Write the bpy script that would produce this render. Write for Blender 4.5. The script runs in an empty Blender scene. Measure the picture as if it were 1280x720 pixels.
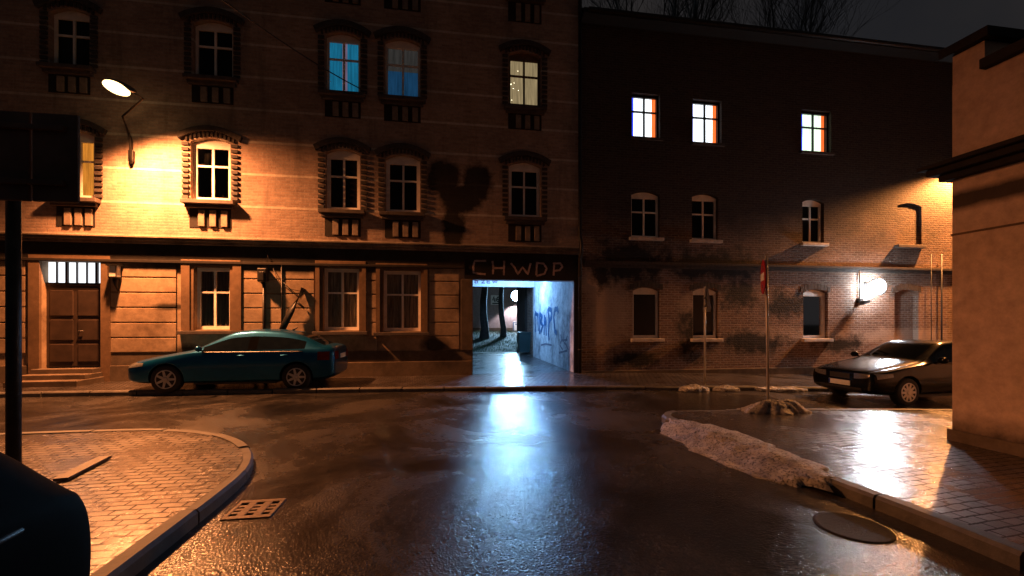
import bpy, bmesh, math, random
from mathutils import Vector, Matrix, noise
from mathutils.bvhtree import BVHTree

random.seed(7)
R = math.radians
scene = bpy.context.scene
COL = scene.collection

# ------------------------------------------------------------------ survey
# The camera stands at the origin 1.7 m up; facades lie in planes of constant y.
YAW, FOC, HOR, EYE = R(8.8), 540.0, 402.0, 1.7
SN, CS = math.sin(YAW), math.cos(YAW)
Y0 = 13.1                       # plane of the street fronts


def onY(px, py, Y=Y0):
    """Point of the photograph that lies in the plane y = Y."""
    d = (px - 640) / FOC
    c = Y / (CS - d * SN)
    return c * (SN + d * CS), EYE - (py - HOR) / FOC * c


def onX(px, py, X):
    d = (px - 640) / FOC
    c = X / (SN + d * CS)
    return c * (CS - d * SN), EYE - (py - HOR) / FOC * c


def gz(x):
    """The street falls gently to the right."""
    t = min(1, max(0, (x - 3) / 14))
    return -0.28 * t * t * (3 - 2 * t)


# ------------------------------------------------------------------ materials
class NT:
    def __init__(s, name, world=False):
        s.m = bpy.data.materials.new(name)
        s.m.use_nodes = True
        s.t = s.m.node_tree
        s.t.nodes.clear()
        s.out = s.n('ShaderNodeOutputMaterial')
        s.b = s.n('ShaderNodeBsdfPrincipled')
        s.l(s.b.outputs[0], s.out.inputs[0])
        s.tc = s.n('ShaderNodeTexCoord')
        s.co = s.n('ShaderNodeNewGeometry').outputs['Position'] if world else s.tc.outputs['Object']

    def n(s, t, **k):
        nd = s.t.nodes.new(t)
        for a, v in k.items():
            setattr(nd, a, v)
        return nd

    def l(s, a, b):
        s.t.links.new(a, b)

    def put(s, sock, v):
        if hasattr(v, 'is_linked') or isinstance(v, bpy.types.NodeSocket):
            s.l(v, sock)
        elif isinstance(v, (tuple, list)):
            sock.default_value = (*v, 1) if len(v) == 3 and sock.type == 'RGBA' else v
        else:
            sock.default_value = v

    def noise(s, scale, detail=4, rough=.6, vec=None, out=0, dist=0):
        nd = s.n('ShaderNodeTexNoise')
        nd.inputs['Scale'].default_value = scale
        nd.inputs['Detail'].default_value = detail
        nd.inputs['Roughness'].default_value = rough
        nd.inputs['Distortion'].default_value = dist
        s.l(vec or s.co, nd.inputs['Vector'])
        return nd.outputs[out]

    def ramp(s, v, a, b, ca=(0, 0, 0), cb=(1, 1, 1)):
        nd = s.n('ShaderNodeValToRGB')
        e = nd.color_ramp.elements
        e[0].position, e[1].position = a, b
        e[0].color, e[1].color = (*ca, 1), (*cb, 1)
        s.l(v, nd.inputs[0])
        return nd.outputs[0]

    def math(s, op, a, b=0.0, c=0.0):
        nd = s.n('ShaderNodeMath', operation=op)
        for i, v in enumerate((a, b, c)):
            s.put(nd.inputs[i], v)
        return nd.outputs[0]

    def mix(s, f, a, b, mode='MIX'):
        nd = s.n('ShaderNodeMix', data_type='RGBA', blend_type=mode)
        s.put(nd.inputs[0], f)
        s.put(nd.inputs[6], a)
        s.put(nd.inputs[7], b)
        return nd.outputs[2]

    def xyz(s):
        nd = s.n('ShaderNodeSeparateXYZ')
        s.l(s.co, nd.inputs[0])
        return nd.outputs

    def comb(s, x, y, z=0.0):
        nd = s.n('ShaderNodeCombineXYZ')
        for i, v in enumerate((x, y, z)):
            s.put(nd.inputs[i], v)
        return nd.outputs[0]

    def bump(s, h, strength, dist=.01, prev=None):
        nd = s.n('ShaderNodeBump')
        nd.inputs['Strength'].default_value = strength
        nd.inputs['Distance'].default_value = dist
        s.l(h, nd.inputs['Height'])
        if prev:
            s.l(prev, nd.inputs['Normal'])
        return nd.outputs[0]

    def ellipses(s, items, nscale=1.6, namp=.9, hi=.55):
        """Mask of stains: union of ellipses (x, z, rx, rz) with ragged edges."""
        X, _, Z = s.xyz()
        nz = s.math('MULTIPLY', s.math('SUBTRACT', s.noise(nscale, 6, .68), .5), namp)
        res = None
        for cx, cz, rx, rz in items:
            dx = s.math('DIVIDE', s.math('SUBTRACT', X, cx), rx)
            dz = s.math('DIVIDE', s.math('SUBTRACT', Z, cz), rz)
            d = s.math('SQRT', s.math('ADD', s.math('MULTIPLY', dx, dx), s.math('MULTIPLY', dz, dz)))
            v = s.math('SUBTRACT', 1.0, s.math('ADD', d, nz))
            res = v if res is None else s.math('MAXIMUM', res, v)
        return s.ramp(res, -.15, hi)

    def set(s, **k):
        names = dict(col='Base Color', rough='Roughness', metal='Metallic', nrm='Normal', emit='Emission Color',
                     es='Emission Strength', coat='Coat Weight', crough='Coat Roughness', spec='Specular IOR Level',
                     alpha='Alpha', trans='Transmission Weight')
        for a, v in k.items():
            s.put(s.b.inputs[names[a]], v)
        return s.m


def plain(name, col, rough=.6, metal=0, var=.25, scale=6, bump=0, bscale=40, **k):
    m = NT(name)
    d = tuple(c * (1 - var) for c in col)
    u = tuple(min(1, c * (1 + var)) for c in col)
    f = m.ramp(m.noise(scale, 5, .65), .3, .7)
    kw = dict(col=m.mix(f, d, u), rough=rough, metal=metal)
    if bump:
        kw['nrm'] = m.bump(m.noise(bscale, 4, .7), bump)
    kw.update(k)
    return m.set(**kw)


def glow(name, col, strength):
    m = NT(name)
    f = m.ramp(m.noise(9, 3), .2, .8, (.85, .85, .85), (1, 1, 1))
    return m.set(col=(0.02, 0.02, 0.02), emit=m.mix(1.0, col, f, 'MULTIPLY'), es=strength, rough=.5)


def brick_nodes(m, ca, cb, mortar, bw=.25, rh=.077, ms=.011, u=None, v=None):
    X, Y, Z = m.xyz()
    vec = m.comb(u or m.math('ADD', X, Y), v or Z)
    nd = m.n('ShaderNodeTexBrick')
    m.l(vec, nd.inputs['Vector'])
    m.put(nd.inputs['Color1'], ca)
    m.put(nd.inputs['Color2'], cb)
    m.put(nd.inputs['Mortar'], mortar)
    nd.inputs['Scale'].default_value = 1
    nd.inputs['Mortar Size'].default_value = ms
    nd.inputs['Mortar Smooth'].default_value = .3
    nd.inputs['Bias'].default_value = -.1
    nd.inputs['Brick Width'].default_value = bw
    nd.inputs['Row Height'].default_value = rh
    return nd.outputs['Color'], nd.outputs['Fac']


def mat_tan_brick():
    m = NT('tan_brick', True)
    c, f = brick_nodes(m, (.46, .32, .24), (.33, .215, .16), (.38, .30, .25))
    X, Y, Z = m.xyz()
    # pale string courses built into the brickwork
    w = m.math('ABSOLUTE', m.math('SUBTRACT', m.math('FRACT', m.math('DIVIDE', m.math('SUBTRACT', Z, 4.47), .91)), .5))
    stripe = m.math('LESS_THAN', w, .036)
    c = m.mix(m.math('MULTIPLY', stripe, .75), c, (.72, .62, .5))
    grime = m.ramp(m.noise(.55, 7, .7), .38, .72)
    c = m.mix(m.math('MULTIPLY', grime, .55), c, (.09, .07, .06))
    fine = m.ramp(m.noise(14, 4, .7), .25, .8, (.72, .72, .72), (1.1, 1.1, 1.1))
    c = m.mix(1.0, c, fine, 'MULTIPLY')
    soot = m.ellipses([(-.05, 6.0, .62, .62), (.98, 5.9, .55, .66), (.45, 5.4, .75, .5), (.25, 4.5, .4, .8)], 2.6, 1.0, .3)
    c = m.mix(m.math('MULTIPLY', soot, .93), c, (.012, .011, .010))
    streak = m.ramp(m.noise(1.0, 5, .7, vec=m.comb(m.math('MULTIPLY', X, 2.5), m.math('MULTIPLY', Z, .25))), .52, .75)
    c = m.mix(m.math('MULTIPLY', streak, .5), c, (.06, .05, .045))
    n = m.bump(m.math('SUBTRACT', m.noise(35, 3), f), .5, .012)
    return m.set(col=c, rough=.85, nrm=n, spec=.2)


def mat_red_brick():
    m = NT('red_brown_brick', True)
    c, f = brick_nodes(m, (.30, .17, .115), (.16, .085, .06), (.36, .29, .24), ms=.014)
    fine = m.ramp(m.noise(11, 5, .75), .25, .8, (.5, .5, .5), (1.2, 1.2, 1.2))
    c = m.mix(1.0, c, fine, 'MULTIPLY')
    # remains of pale limewash
    lime = m.ellipses([(5.1, 2.0, 1.0, 1.6), (4.6, 2.9, .45, 1.0), (11.3, 1.25, 2.2, .32), (8.2, 1.9, .9, .9), (16.2, 1.2, 3, .35)], 2.6, 1.7)
    c = m.mix(m.math('MULTIPLY', lime, .75), c, (.46, .34, .26))
    soot = m.ellipses([(5.9, 3.6, 1.9, .9), (8.6, 3.6, 2.6, .75), (8.1, 1.35, .75, 1.1), (10.2, 1.0, 1.7, .5), (4.9, 3.3, .5, .8),
                       (9.7, 2.6, .9, .7), (13.6, .9, 1.2, .4), (6.0, .5, 1.2, .35), (11.4, 2.3, 1.1, .6)], 2.4, 2.0)
    c = m.mix(m.math('MULTIPLY', soot, .95), c, (.010, .009, .009))
    X, Y, Z = m.xyz()
    up = m.ramp(m.math('ADD', m.math('DIVIDE', Z, 12), m.math('MULTIPLY', m.noise(.5, 6), .25)), .40, .56)  # the unlit upper wall's darkness is put into the colour
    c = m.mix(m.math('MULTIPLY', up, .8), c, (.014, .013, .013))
    n = m.bump(m.math('SUBTRACT', m.math('MULTIPLY', m.noise(16, 4, .75), 1.6), m.math('MULTIPLY', f, 1.5)), 1.0, .022)
    return m.set(col=c, rough=.85, nrm=n, spec=.2)


def mat_plaster(name, col, dirty, spots=(), amount=.8, lo=.42, hi=.7, sc=.9):
    m = NT(name, True)
    g = m.ramp(m.noise(sc, 8, .72), lo, hi)
    c = m.mix(m.math('MULTIPLY', g, amount), col, dirty)
    f = m.ramp(m.noise(7, 6, .7), .3, .75, (.7, .7, .7), (1.08, 1.08, 1.08))
    c = m.mix(1.0, c, f, 'MULTIPLY')
    if spots:
        c = m.mix(m.math('MULTIPLY', m.ellipses(spots), .9), c, (.02, .017, .015))
    h = m.bump(m.noise(45, 5, .7), .25, .008)
    h = m.bump(m.noise(2.2, 4, .6), .25, .03, h)
    return m.set(col=c, rough=.88, nrm=h, spec=.2)


def mat_asphalt():
    m = NT('wet_asphalt')
    X, Y, Z = m.xyz()
    big = m.noise(.45, 7, .66, dist=.5)
    dry = m.ramp(big, .40, .60)
    mid = m.noise(3.2, 6, .7)
    c = m.mix(dry, (.012, .011, .011), (.05, .043, .038))
    # patched strips and tyre-worn tracks
    wear = m.ramp(m.noise(1.0, 5, .7, vec=m.comb(m.math('MULTIPLY', X, 1.6), m.math('MULTIPLY', Y, .3))), .42, .6)
    c = m.mix(m.math('MULTIPLY', wear, .45), c, (.018, .017, .016))
    v = m.n('ShaderNodeTexVoronoi')
    v.inputs['Scale'].default_value = 48
    m.l(m.comb(m.math('MULTIPLY', X, 1.25), Y), v.inputs['Vector'])
    c = m.mix(1.0, c, m.ramp(v.outputs['Color'], .1, .9, (.45, .45, .45), (1.6, 1.6, 1.6)), 'MULTIPLY')
    # cracks
    cr = m.n('ShaderNodeTexVoronoi', feature='DISTANCE_TO_EDGE')
    cr.inputs['Scale'].default_value = .55
    m.l(m.comb(m.math('ADD', X, m.math('MULTIPLY', m.noise(2.2, 5, .7), .8)), m.math('ADD', Y, m.math('MULTIPLY', m.noise(1.9, 5, .7), .8))), cr.inputs['Vector'])
    crack = m.math('LESS_THAN', cr.outputs['Distance'], .006)
    c = m.mix(m.math('MULTIPLY', crack, .7), c, (.006, .006, .006))
    r = m.math('ADD', m.math('MULTIPLY', dry, .22), m.math('ADD', .05, m.math('MULTIPLY', mid, .14)))
    n = m.bump(v.outputs['Distance'], .42, .007)
    n = m.bump(m.noise(80, 3, .8), .3, .005, n)
    n = m.bump(mid, .22, .03, n)
    n = m.bump(m.math('SUBTRACT', 1.0, crack), .5, .012, n)
    return m.set(col=c, rough=r, nrm=n, spec=.5)


def mat_pavers(name, rot=0.0, col=(.10, .085, .075), rough0=.22):
    m = NT(name)
    X, Y, Z = m.xyz()
    ca, sa = math.cos(rot), math.sin(rot)
    u = m.math('ADD', m.math('MULTIPLY', X, ca), m.math('MULTIPLY', Y, sa))
    v = m.math('SUBTRACT', m.math('MULTIPLY', Y, ca), m.math('MULTIPLY', X, sa))
    u = m.math('ADD', u, m.math('MULTIPLY', m.noise(2.5, 4, .7), .05))
    v = m.math('ADD', v, m.math('MULTIPLY', m.noise(3.1, 4, .7), .045))
    d = tuple(k * .38 for k in col)
    c, f = brick_nodes(m, col, d, (.016, .014, .012), .20, .10, .010, u, v)
    wet = m.ramp(m.noise(.9, 6, .65), .38, .62)
    c = m.mix(1.0, c, m.ramp(m.noise(22, 4, .7), .3, .8, (.55, .55, .55), (1.15, 1.15, 1.15)), 'MULTIPLY')
    c = m.mix(m.math('MULTIPLY', wet, .55), c, (.02, .018, .016))
    r = m.math('ADD', rough0, m.math('MULTIPLY', m.math('SUBTRACT', 1.0, wet), .3))
    r = m.math('ADD', r, m.math('MULTIPLY', f, .4))
    sp = m.math('MULTIPLY', m.math('SUBTRACT', 1.0, m.math('MULTIPLY', f, .7)), .5)
    n = m.bump(m.math('SUBTRACT', m.math('MULTIPLY', m.noise(9, 3), .7), m.math('MULTIPLY', f, 1.0)), .9, .018)
    n = m.bump(m.noise(85, 3, .75), .55, .006, n)
    n = m.bump(m.noise(1.6, 3, .5), .25, .04, n)
    film = m.bump(m.noise(30, 4, .75), .35, .008, m.bump(m.noise(2.2, 4, .55), .3, .04))
    m.l(film, m.b.inputs['Coat Normal'])
    m.b.inputs['Coat IOR'].default_value = 1.45
    return m.set(col=c, rough=r, nrm=n, spec=sp, coat=m.math('ADD', .35, m.math('MULTIPLY', wet, .65)), crough=.13)


def mat_glass_thin(name):
    m = NT(name)
    tr = m.n('ShaderNodeBsdfTransparent')
    tr.inputs[0].default_value = (.85, .88, .88, 1)
    gl = m.n('ShaderNodeBsdfGlossy')
    gl.inputs['Roughness'].default_value = .04
    fr = m.n('ShaderNodeFresnel')
    fr.inputs[0].default_value = 1.5
    mx = m.n('ShaderNodeMixShader')
    n = m.bump(m.noise(1.3, 2), .02, .01)
    m.l(n, gl.inputs['Normal'])
    m.l(fr.outputs[0], mx.inputs[0])
    m.l(tr.outputs[0], mx.inputs[1])
    m.l(gl.outputs[0], mx.inputs[2])
    m.l(mx.outputs[0], m.out.inputs[0])
    return m.m


def mat_curtain(name, col, emit=None, es=0, fold=26, contrast=.75):
    m = NT(name)
    X, Y, Z = m.xyz()
    w = m.noise(1.0, 4, .6, vec=m.comb(m.math('MULTIPLY', X, fold), m.math('MULTIPLY', Z, 1.1)))
    f = m.ramp(w, .3, .72, (1 - contrast,) * 3, (1, 1, 1))
    k = dict(col=m.mix(1.0, col, f, 'MULTIPLY'), rough=.9, spec=.1)
    if emit:
        k.update(emit=m.mix(1.0, emit, f, 'MULTIPLY'), es=es)
    return m.set(**k)


def mat_snow():
    m = NT('dirty_snow')
    g = m.ramp(m.noise(5, 7, .75), .35, .65)
    c = m.mix(g, (.66, .62, .57), (.22, .19, .16))
    c = m.mix(m.ramp(m.noise(34, 4, .7), .5, .62), c, (.04, .034, .028))
    n = m.bump(m.noise(22, 7, .8), 1.0, .05)
    return m.set(col=c, rough=.55, nrm=n)


def mat_paint(name, col, metal=.3, rough=.35, coat=.6, spec=.5):
    m = NT(name)
    c = m.mix(m.ramp(m.noise(3, 6, .7), .35, .75), col, tuple(k * .7 for k in col))
    r = m.math('ADD', rough, m.math('MULTIPLY', m.noise(18, 5, .7), .12))
    return m.set(col=c, rough=r, metal=metal, coat=coat, crough=.08, spec=spec, nrm=m.bump(m.noise(500, 1), .03, .001))


M = dict(
    tan=mat_tan_brick(), red=mat_red_brick(),
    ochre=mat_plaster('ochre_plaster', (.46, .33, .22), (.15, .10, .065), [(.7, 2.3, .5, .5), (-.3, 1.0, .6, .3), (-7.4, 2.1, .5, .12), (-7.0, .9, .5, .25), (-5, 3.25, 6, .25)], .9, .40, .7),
    plinth=mat_plaster('plinth_render', (.17, .125, .09), (.05, .038, .03)),
    soot=mat_plaster('sooty_render', (.035, .028, .024), (.012, .011, .011)),
    ledge=mat_plaster('ledge_render', (.30, .23, .17), (.06, .05, .04), (), .8, .38, .66, 1.6),
    trim=mat_plaster('brown_surround', (.20, .125, .075), (.09, .055, .035), (), .6),
    darkbrick=plain('sooty_brick', (.045, .034, .028), .85, var=.5, scale=12, bump=.4),
    lightblock=plain('pale_block', (.22, .165, .125), .85, var=.3, scale=9, bump=.3),
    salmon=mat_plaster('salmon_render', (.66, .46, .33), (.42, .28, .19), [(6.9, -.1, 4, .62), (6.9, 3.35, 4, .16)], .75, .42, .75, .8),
    pinkwall=mat_plaster('pink_render', (.42, .33, .31), (.25, .19, .18), (), .5),
    passage=mat_plaster('whitewashed_wall', (.60, .60, .60), (.08, .08, .10), [], .85, .42, .66, 1.3),
    white=plain('white_frame', (.80, .75, .68), .5, var=.15, scale=4),
    whitebeam=mat_plaster('whitewashed_beam', (.62, .62, .62), (.4, .39, .38), (), .4),
    pane=plain('dark_pane', (.008, .008, .009), .06, var=.5, scale=1.5, spec=.1),
    glass=mat_glass_thin('thin_glass'),
    sill=plain('pale_sill', (.55, .47, .4), .6, var=.3),
    darksill=plain('weathered_sill', (.07, .05, .04), .75, var=.4, bump=.3),
    door=plain('brown_door', (.045, .028, .020), .5, var=.35, scale=3, bump=.2),
    roof=plain('dark_roof', (.010, .009, .009), .8, var=.4, bump=.4),
    lintel=mat_plaster('dark_lintel', (.030, .026, .026), (.012, .012, .013)),
    spray=plain('pink_spray', (.34, .24, .23), .8, var=.35, scale=9),
    bluespray=plain('blue_spray', (.012, .07, .17), .6, var=.3, scale=6),
    iron=plain('dark_iron', (.03, .027, .025), .45, .6, .4, 14, .3),
    zinc=plain('zinc_pipe', (.20, .19, .18), .42, .7, .3, 9, .2),
    palepost=plain('pale_steel_post', (.42, .38, .33), .45, .3, .25, 9, .2),
    cable=plain('black_cable', (.012, .012, .012), .5),
    asphalt=mat_asphalt(),
    pavers=mat_pavers('wet_pavers_left', 0.0, (.25, .195, .15), .15),
    pavers2=mat_pavers('wet_pavers_right', .12, (.11, .09, .08), .10),
    pavers3=mat_pavers('wet_pavers_far', .4, (.11, .09, .085), .24),
    kerb=plain('kerb_stone', (.09, .08, .07), .62, var=.4, scale=5, bump=.5, bscale=30),
    earth=plain('earth', (.05, .04, .03), .9, bump=.5),
    snow=mat_snow(),
    bark=plain('bark', (.035, .028, .024), .9, var=.5, scale=8, bump=.8, bscale=18),
    teal=mat_paint('teal_paint', (.001, .105, .27), .75, .27, .35),
    black=mat_paint('black_paint', (.003, .003, .003), .0, .12, .12, .2),
    dullblack=mat_paint('dull_black_paint', (.002, .002, .002), .0, .62, .0, .02),
    rubber=plain('tyre_rubber', (.015, .015, .015), .75, bump=.3),
    alloy=plain('alloy_rim', (.55, .55, .55), .35, .8, .2),
    carglass=plain('car_glass', (.004, .006, .008), .04, var=.3, spec=.6),
    plastic=plain('black_plastic', (.014, .014, .014), .55, bump=.2),
    lampglass=plain('lamp_glass', (.12, .12, .12), .12, var=.3, scale=30, coat=.6),
    redglass=plain('red_lamp_glass', (.12, .008, .006), .35, var=.2, spec=.2),
    plate=plain('number_plate', (.70, .70, .66), .4, var=.1),
    euband=plain('blue_band', (.01, .04, .25), .4),
    signred=plain('red_enamel', (.36, .014, .012), .35, var=.2),
    signwhite=plain('white_enamel', (.75, .72, .66), .4, var=.12),
    signback=plain('grey_sign_back', (.10, .10, .10), .55, .3, .3),
    boardback=plain('dark_board_back', (.09, .065, .055), .7, 0, .4, 3, .2),
    castiron=plain('rusty_cast_iron', (.10, .065, .045), .5, .4, .45, 20, .5),
    manhole=plain('worn_iron', (.016, .014, .013), .7, .3, .5, 30, 1.0, 60, spec=.2),
    void=plain('dark_hole', (.004, .004, .004), .9, spec=0.0),
    bin=plain('dark_green_bin', (.015, .035, .035), .45, var=.3, bump=.2),
    plank=plain('wet_plank', (.10, .065, .04), .4, var=.4, scale=4, bump=.5, bscale=25),
)
sodium_lens = glow('sodium_lens', (1.0, .62, .25), 6)
cool_lens = glow('cool_lens', (.40, .72, 1.0), 950)
white_lens = glow('white_lens', (.80, .90, 1.0), 480)
fairy = glow('fairy_light', (1.0, .85, .55), 9)

# ------------------------------------------------------------------ mesh helpers


class MB:
    """Collects shapes in world coordinates; build() links them as ONE mesh object."""

    def __init__(s):
        s.bm = bmesh.new()

    def box(s, x0, x1, y0, y1, z0, z1, bevel=0):
        v = [s.bm.verts.new((x, y, z)) for x in (x0, x1) for y in (y0, y1) for z in (z0, z1)]
        fs = []
        for a in ((0, 1, 3, 2), (4, 6, 7, 5), (0, 4, 5, 1), (2, 3, 7, 6), (0, 2, 6, 4), (1, 5, 7, 3)):
            fs.append(s.bm.faces.new([v[i] for i in a]))
        if bevel:
            es = {e for f in fs for e in f.edges}
            bmesh.ops.bevel(s.bm, geom=list(es), offset=bevel, segments=2, affect='EDGES', profile=.5)
        return s

    def quad(s, *p):
        s.bm.faces.new([s.bm.verts.new(q) for q in p])
        return s

    def prism(s, pts, d):
        """Extrudes a closed planar outline by vector d."""
        d = Vector(d)
        a = [s.bm.verts.new(p) for p in pts]
        b = [s.bm.verts.new(Vector(p) + d) for p in pts]
        n = len(a)
        s.bm.faces.new(a[::-1])
        s.bm.faces.new(b)
        for i in range(n):
            s.bm.faces.new((a[i], a[(i + 1) % n], b[(i + 1) % n], b[i]))
        return s

    def tube(s, pts, rad, seg=10, cap=True):
        pts = [Vector(p) for p in pts]
        rads = rad if isinstance(rad, (list, tuple)) else [rad] * len(pts)
        rings = []
        for i, p in enumerate(pts):
            t = (pts[min(i + 1, len(pts) - 1)] - pts[max(i - 1, 0)]).normalized()
            up = Vector((0, 0, 1)) if abs(t.z) < .9 else Vector((1, 0, 0))
            a = t.cross(up).normalized()
            b = t.cross(a)
            rings.append([s.bm.verts.new(p + rads[i] * (math.cos(2 * math.pi * k / seg) * a + math.sin(2 * math.pi * k / seg) * b)) for k in range(seg)])
        for r0, r1 in zip(rings, rings[1:]):
            for k in range(seg):
                f = s.bm.faces.new((r0[k], r0[(k + 1) % seg], r1[(k + 1) % seg], r1[k]))
                f.smooth = True
        if cap:
            s.bm.faces.new(rings[0][::-1])
            s.bm.faces.new(rings[-1])
        return s

    def ball(s, c, r, sx=1, sy=1, sz=1, rot=None, seg=20):
        mt = Matrix.Translation(c) @ (rot or Matrix.Identity(4)) @ Matrix.Diagonal((sx * r, sy * r, sz * r, 1))
        g = bmesh.ops.create_uvsphere(s.bm, u_segments=seg, v_segments=seg // 2, radius=1, matrix=mt)
        for f in {f for v in g['verts'] for f in v.link_faces}:
            f.smooth = True
        return s

    def lathe(s, prof, mat, seg=32):
        """Spins a profile of (radius, height) round local z, placed by matrix mat."""
        rings = []
        for r, h in prof:
            rings.append([s.bm.verts.new(mat @ Vector((r * math.cos(2 * math.pi * k / seg), r * math.sin(2 * math.pi * k / seg), h))) for k in range(seg)])
        for a, b in zip(rings, rings[1:]):
            for k in range(seg):
                f = s.bm.faces.new((a[k], a[(k + 1) % seg], b[(k + 1) % seg], b[k]))
                f.smooth = True
        s.bm.faces.new(rings[0][::-1])
        s.bm.faces.new(rings[-1])
        return s

    def ribbon(s, pts, w, nrm):
        """A flat painted stroke following pts, facing nrm."""
        nrm = Vector(nrm)
        pts = [Vector(p) for p in pts]
        prev = None
        for i, p in enumerate(pts):
            t = (pts[min(i + 1, len(pts) - 1)] - pts[max(i - 1, 0)]).normalized()
            d = t.cross(nrm).normalized() * w / 2 * (1 + .18 * math.sin(i * 2.3))
            q = (s.bm.verts.new(p + d), s.bm.verts.new(p - d))
            if prev:
                s.bm.faces.new((prev[0], prev[1], q[1], q[0]))
            prev = q
        return s

    def build(s, name, mat, parent=None, fix=True):
        if fix:
            bmesh.ops.recalc_face_normals(s.bm, faces=s.bm.faces[:])
        me = bpy.data.meshes.new(name)
        if parent is not None:
            mw = WORLD.get(parent.name)
            if mw is not None:
                s.bm.transform(mw.inverted())
        s.bm.to_mesh(me)
        s.bm.free()
        me.materials.append(mat)
        o = bpy.data.objects.new(name, me)
        COL.objects.link(o)
        if parent is not None:
            o.parent = parent
            if parent.name in WORLD:
                WORLD[o.name] = WORLD[parent.name].copy()
        return o


WORLD = {}


def thing(name, label, cat, loc=(0, 0, 0), rz=0, group=None):
    o = bpy.data.objects.new(name, None)
    o.empty_display_size = .3
    COL.objects.link(o)
    o.location = loc
    o.rotation_euler = (0, 0, rz)
    WORLD[o.name] = Matrix.Translation(loc) @ Matrix.Rotation(rz, 4, 'Z')
    return tag(o, label, cat, group)


def tag(o, label, cat, group=None, kind=None):
    o['label'] = label
    o['category'] = cat
    if group:
        o['group'] = group
    if kind:
        o['kind'] = kind
    return o


def struct(o):
    o['kind'] = 'structure'
    return o


def lamp(name, kind, loc, power, col, parent, radius=.1, aim=None, size=160, blend=1.0):
    d = bpy.data.lights.new(name, kind)
    d.energy = power
    d.color = col
    d.shadow_soft_size = radius
    if kind == 'SPOT':
        d.spot_size = R(size)
        d.spot_blend = blend
    o = bpy.data.objects.new(name, d)
    COL.objects.link(o)
    mat = Matrix.Translation(loc)
    if aim is not None:
        mat = mat @ (Vector(aim) - Vector(loc)).to_track_quat('-Z', 'Y').to_matrix().to_4x4()
    o.parent = parent
    o.matrix_local = WORLD[parent.name].inverted() @ mat
    return o


# ------------------------------------------------------------------ facades
def arc(xa, xb, ztop, rise, n=10):
    return [(xa + (xb - xa) * i / n, ztop - rise * (2 * i / n - 1) ** 2) for i in range(n + 1)]


def facade(mb, x0, x1, z0, z1, y, openings, depth):
    """Front sheet with real openings (xa, xb, za, zb, rise) and their reveals."""
    xs = sorted({x0, x1, *[o[0] for o in openings], *[o[1] for o in openings]})
    zs = sorted({z0, z1, *[o[2] for o in openings], *[o[3] for o in openings]})
    xs = [x for x in xs if x0 <= x <= x1]
    zs = [z for z in zs if z0 <= z <= z1]
    for a, b in zip(xs, xs[1:]):
        for c, d in zip(zs, zs[1:]):
            mx, mz = (a + b) / 2, (c + d) / 2
            if any(o[0] < mx < o[1] and o[2] < mz < o[3] for o in openings):
                continue
            mb.quad((a, y, c), (b, y, c), (b, y, d), (a, y, d))
    for xa, xb, za, zb, rise in openings:
        zs_ = zb - rise
        mb.quad((xa, y, za), (xa, y + depth, za), (xa, y + depth, zs_), (xa, y, zs_))
        mb.quad((xb, y, za), (xb, y, zs_), (xb, y + depth, zs_), (xb, y + depth, za))
        mb.quad((xa, y, za), (xb, y, za), (xb, y + depth, za), (xa, y + depth, za))
        if rise > 0:
            p = arc(xa, xb, zb, rise)
            for (u, w), (u2, w2) in zip(p, p[1:]):
                mb.quad((u, y, w), (u2, y, w2), (u2, y, zb + 1e-4), (u, y, zb + 1e-4))
                mb.quad((u, y, w), (u, y + depth, w), (u2, y + depth, w2), (u2, y, w2))
        else:
            mb.quad((xa, y, zb), (xa, y + depth, zb), (xb, y + depth, zb), (xb, y, zb))


def window(parent, xa, xb, za, zb, rise=0, y=Y0, rec=.13, glass='pane', frame='white', fw=.065, transom=.66, mull=True):
    """Casement window: part 'window' (the frame) with its pane; returns the frame."""
    mb = MB()
    yf, yb = y + rec, y + rec + .06
    zt = zb - rise - .02
    mb.box(xa + .002, xa + fw, yf, yb, za + .002, zt)
    mb.box(xb - fw, xb - .002, yf, yb, za + .002, zt)
    mb.box(xa + fw, xb - fw, yf + .003, yb, za + .002, za + fw * 1.15)
    p = arc(xa + .002, xb - .002, zb - .003, rise) if rise else [(xa + .002, zb - .003), (xb - .002, zb - .003)]
    mb.prism([(xa + .002, yf - .004, zt - fw)] + [(u, yf - .004, w) for u, w in p] + [(xb - .002, yf - .004, zt - fw)], (0, .06, 0))
    zm = za + (zt - fw - za) * transom
    if mull:
        xm = (xa + xb) / 2
        mb.box(xm - .028, xm + .028, yf + .006, yb - .004, za + fw, zt - fw)
        mb.box(xa + fw, xm - .028, yf + .008, yb - .006, zm - .025, zm + .025)
        mb.box(xm + .028, xb - fw, yf + .008, yb - .006, zm - .025, zm + .025)
    w = mb.build('window', M[frame], parent)
    MB().quad((xa + fw - .01, yf + .045, za + fw - .01), (xb - fw + .01, yf + .045, za + fw - .01), (xb - fw + .01, yf + .045, zt - fw + .01),
              (xa + fw - .01, yf + .045, zt - fw + .01)).build('pane', M[glass], w)
    return w


def curtain(w, xa, xb, za, zb, mat, y=Y0 + .30, amp=.015, waves=9, name='curtain'):
    """Hanging folded cloth behind the pane."""
    mb = MB()
    n = waves * 6
    prev = None
    for i in range(n + 1):
        x = xa + (xb - xa) * i / n
        yy = y + amp * math.sin(2 * math.pi * waves * i / n) + amp * .6 * math.sin(i * 1.7)
        q = (mb.bm.verts.new((x, yy, za)), mb.bm.verts.new((x, yy * .3 + y * .7, zb)))
        if prev:
            f = mb.bm.faces.new((prev[0], q[0], q[1], prev[1]))
            f.smooth = True
        prev = q
    return mb.build(name, mat, w)


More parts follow.
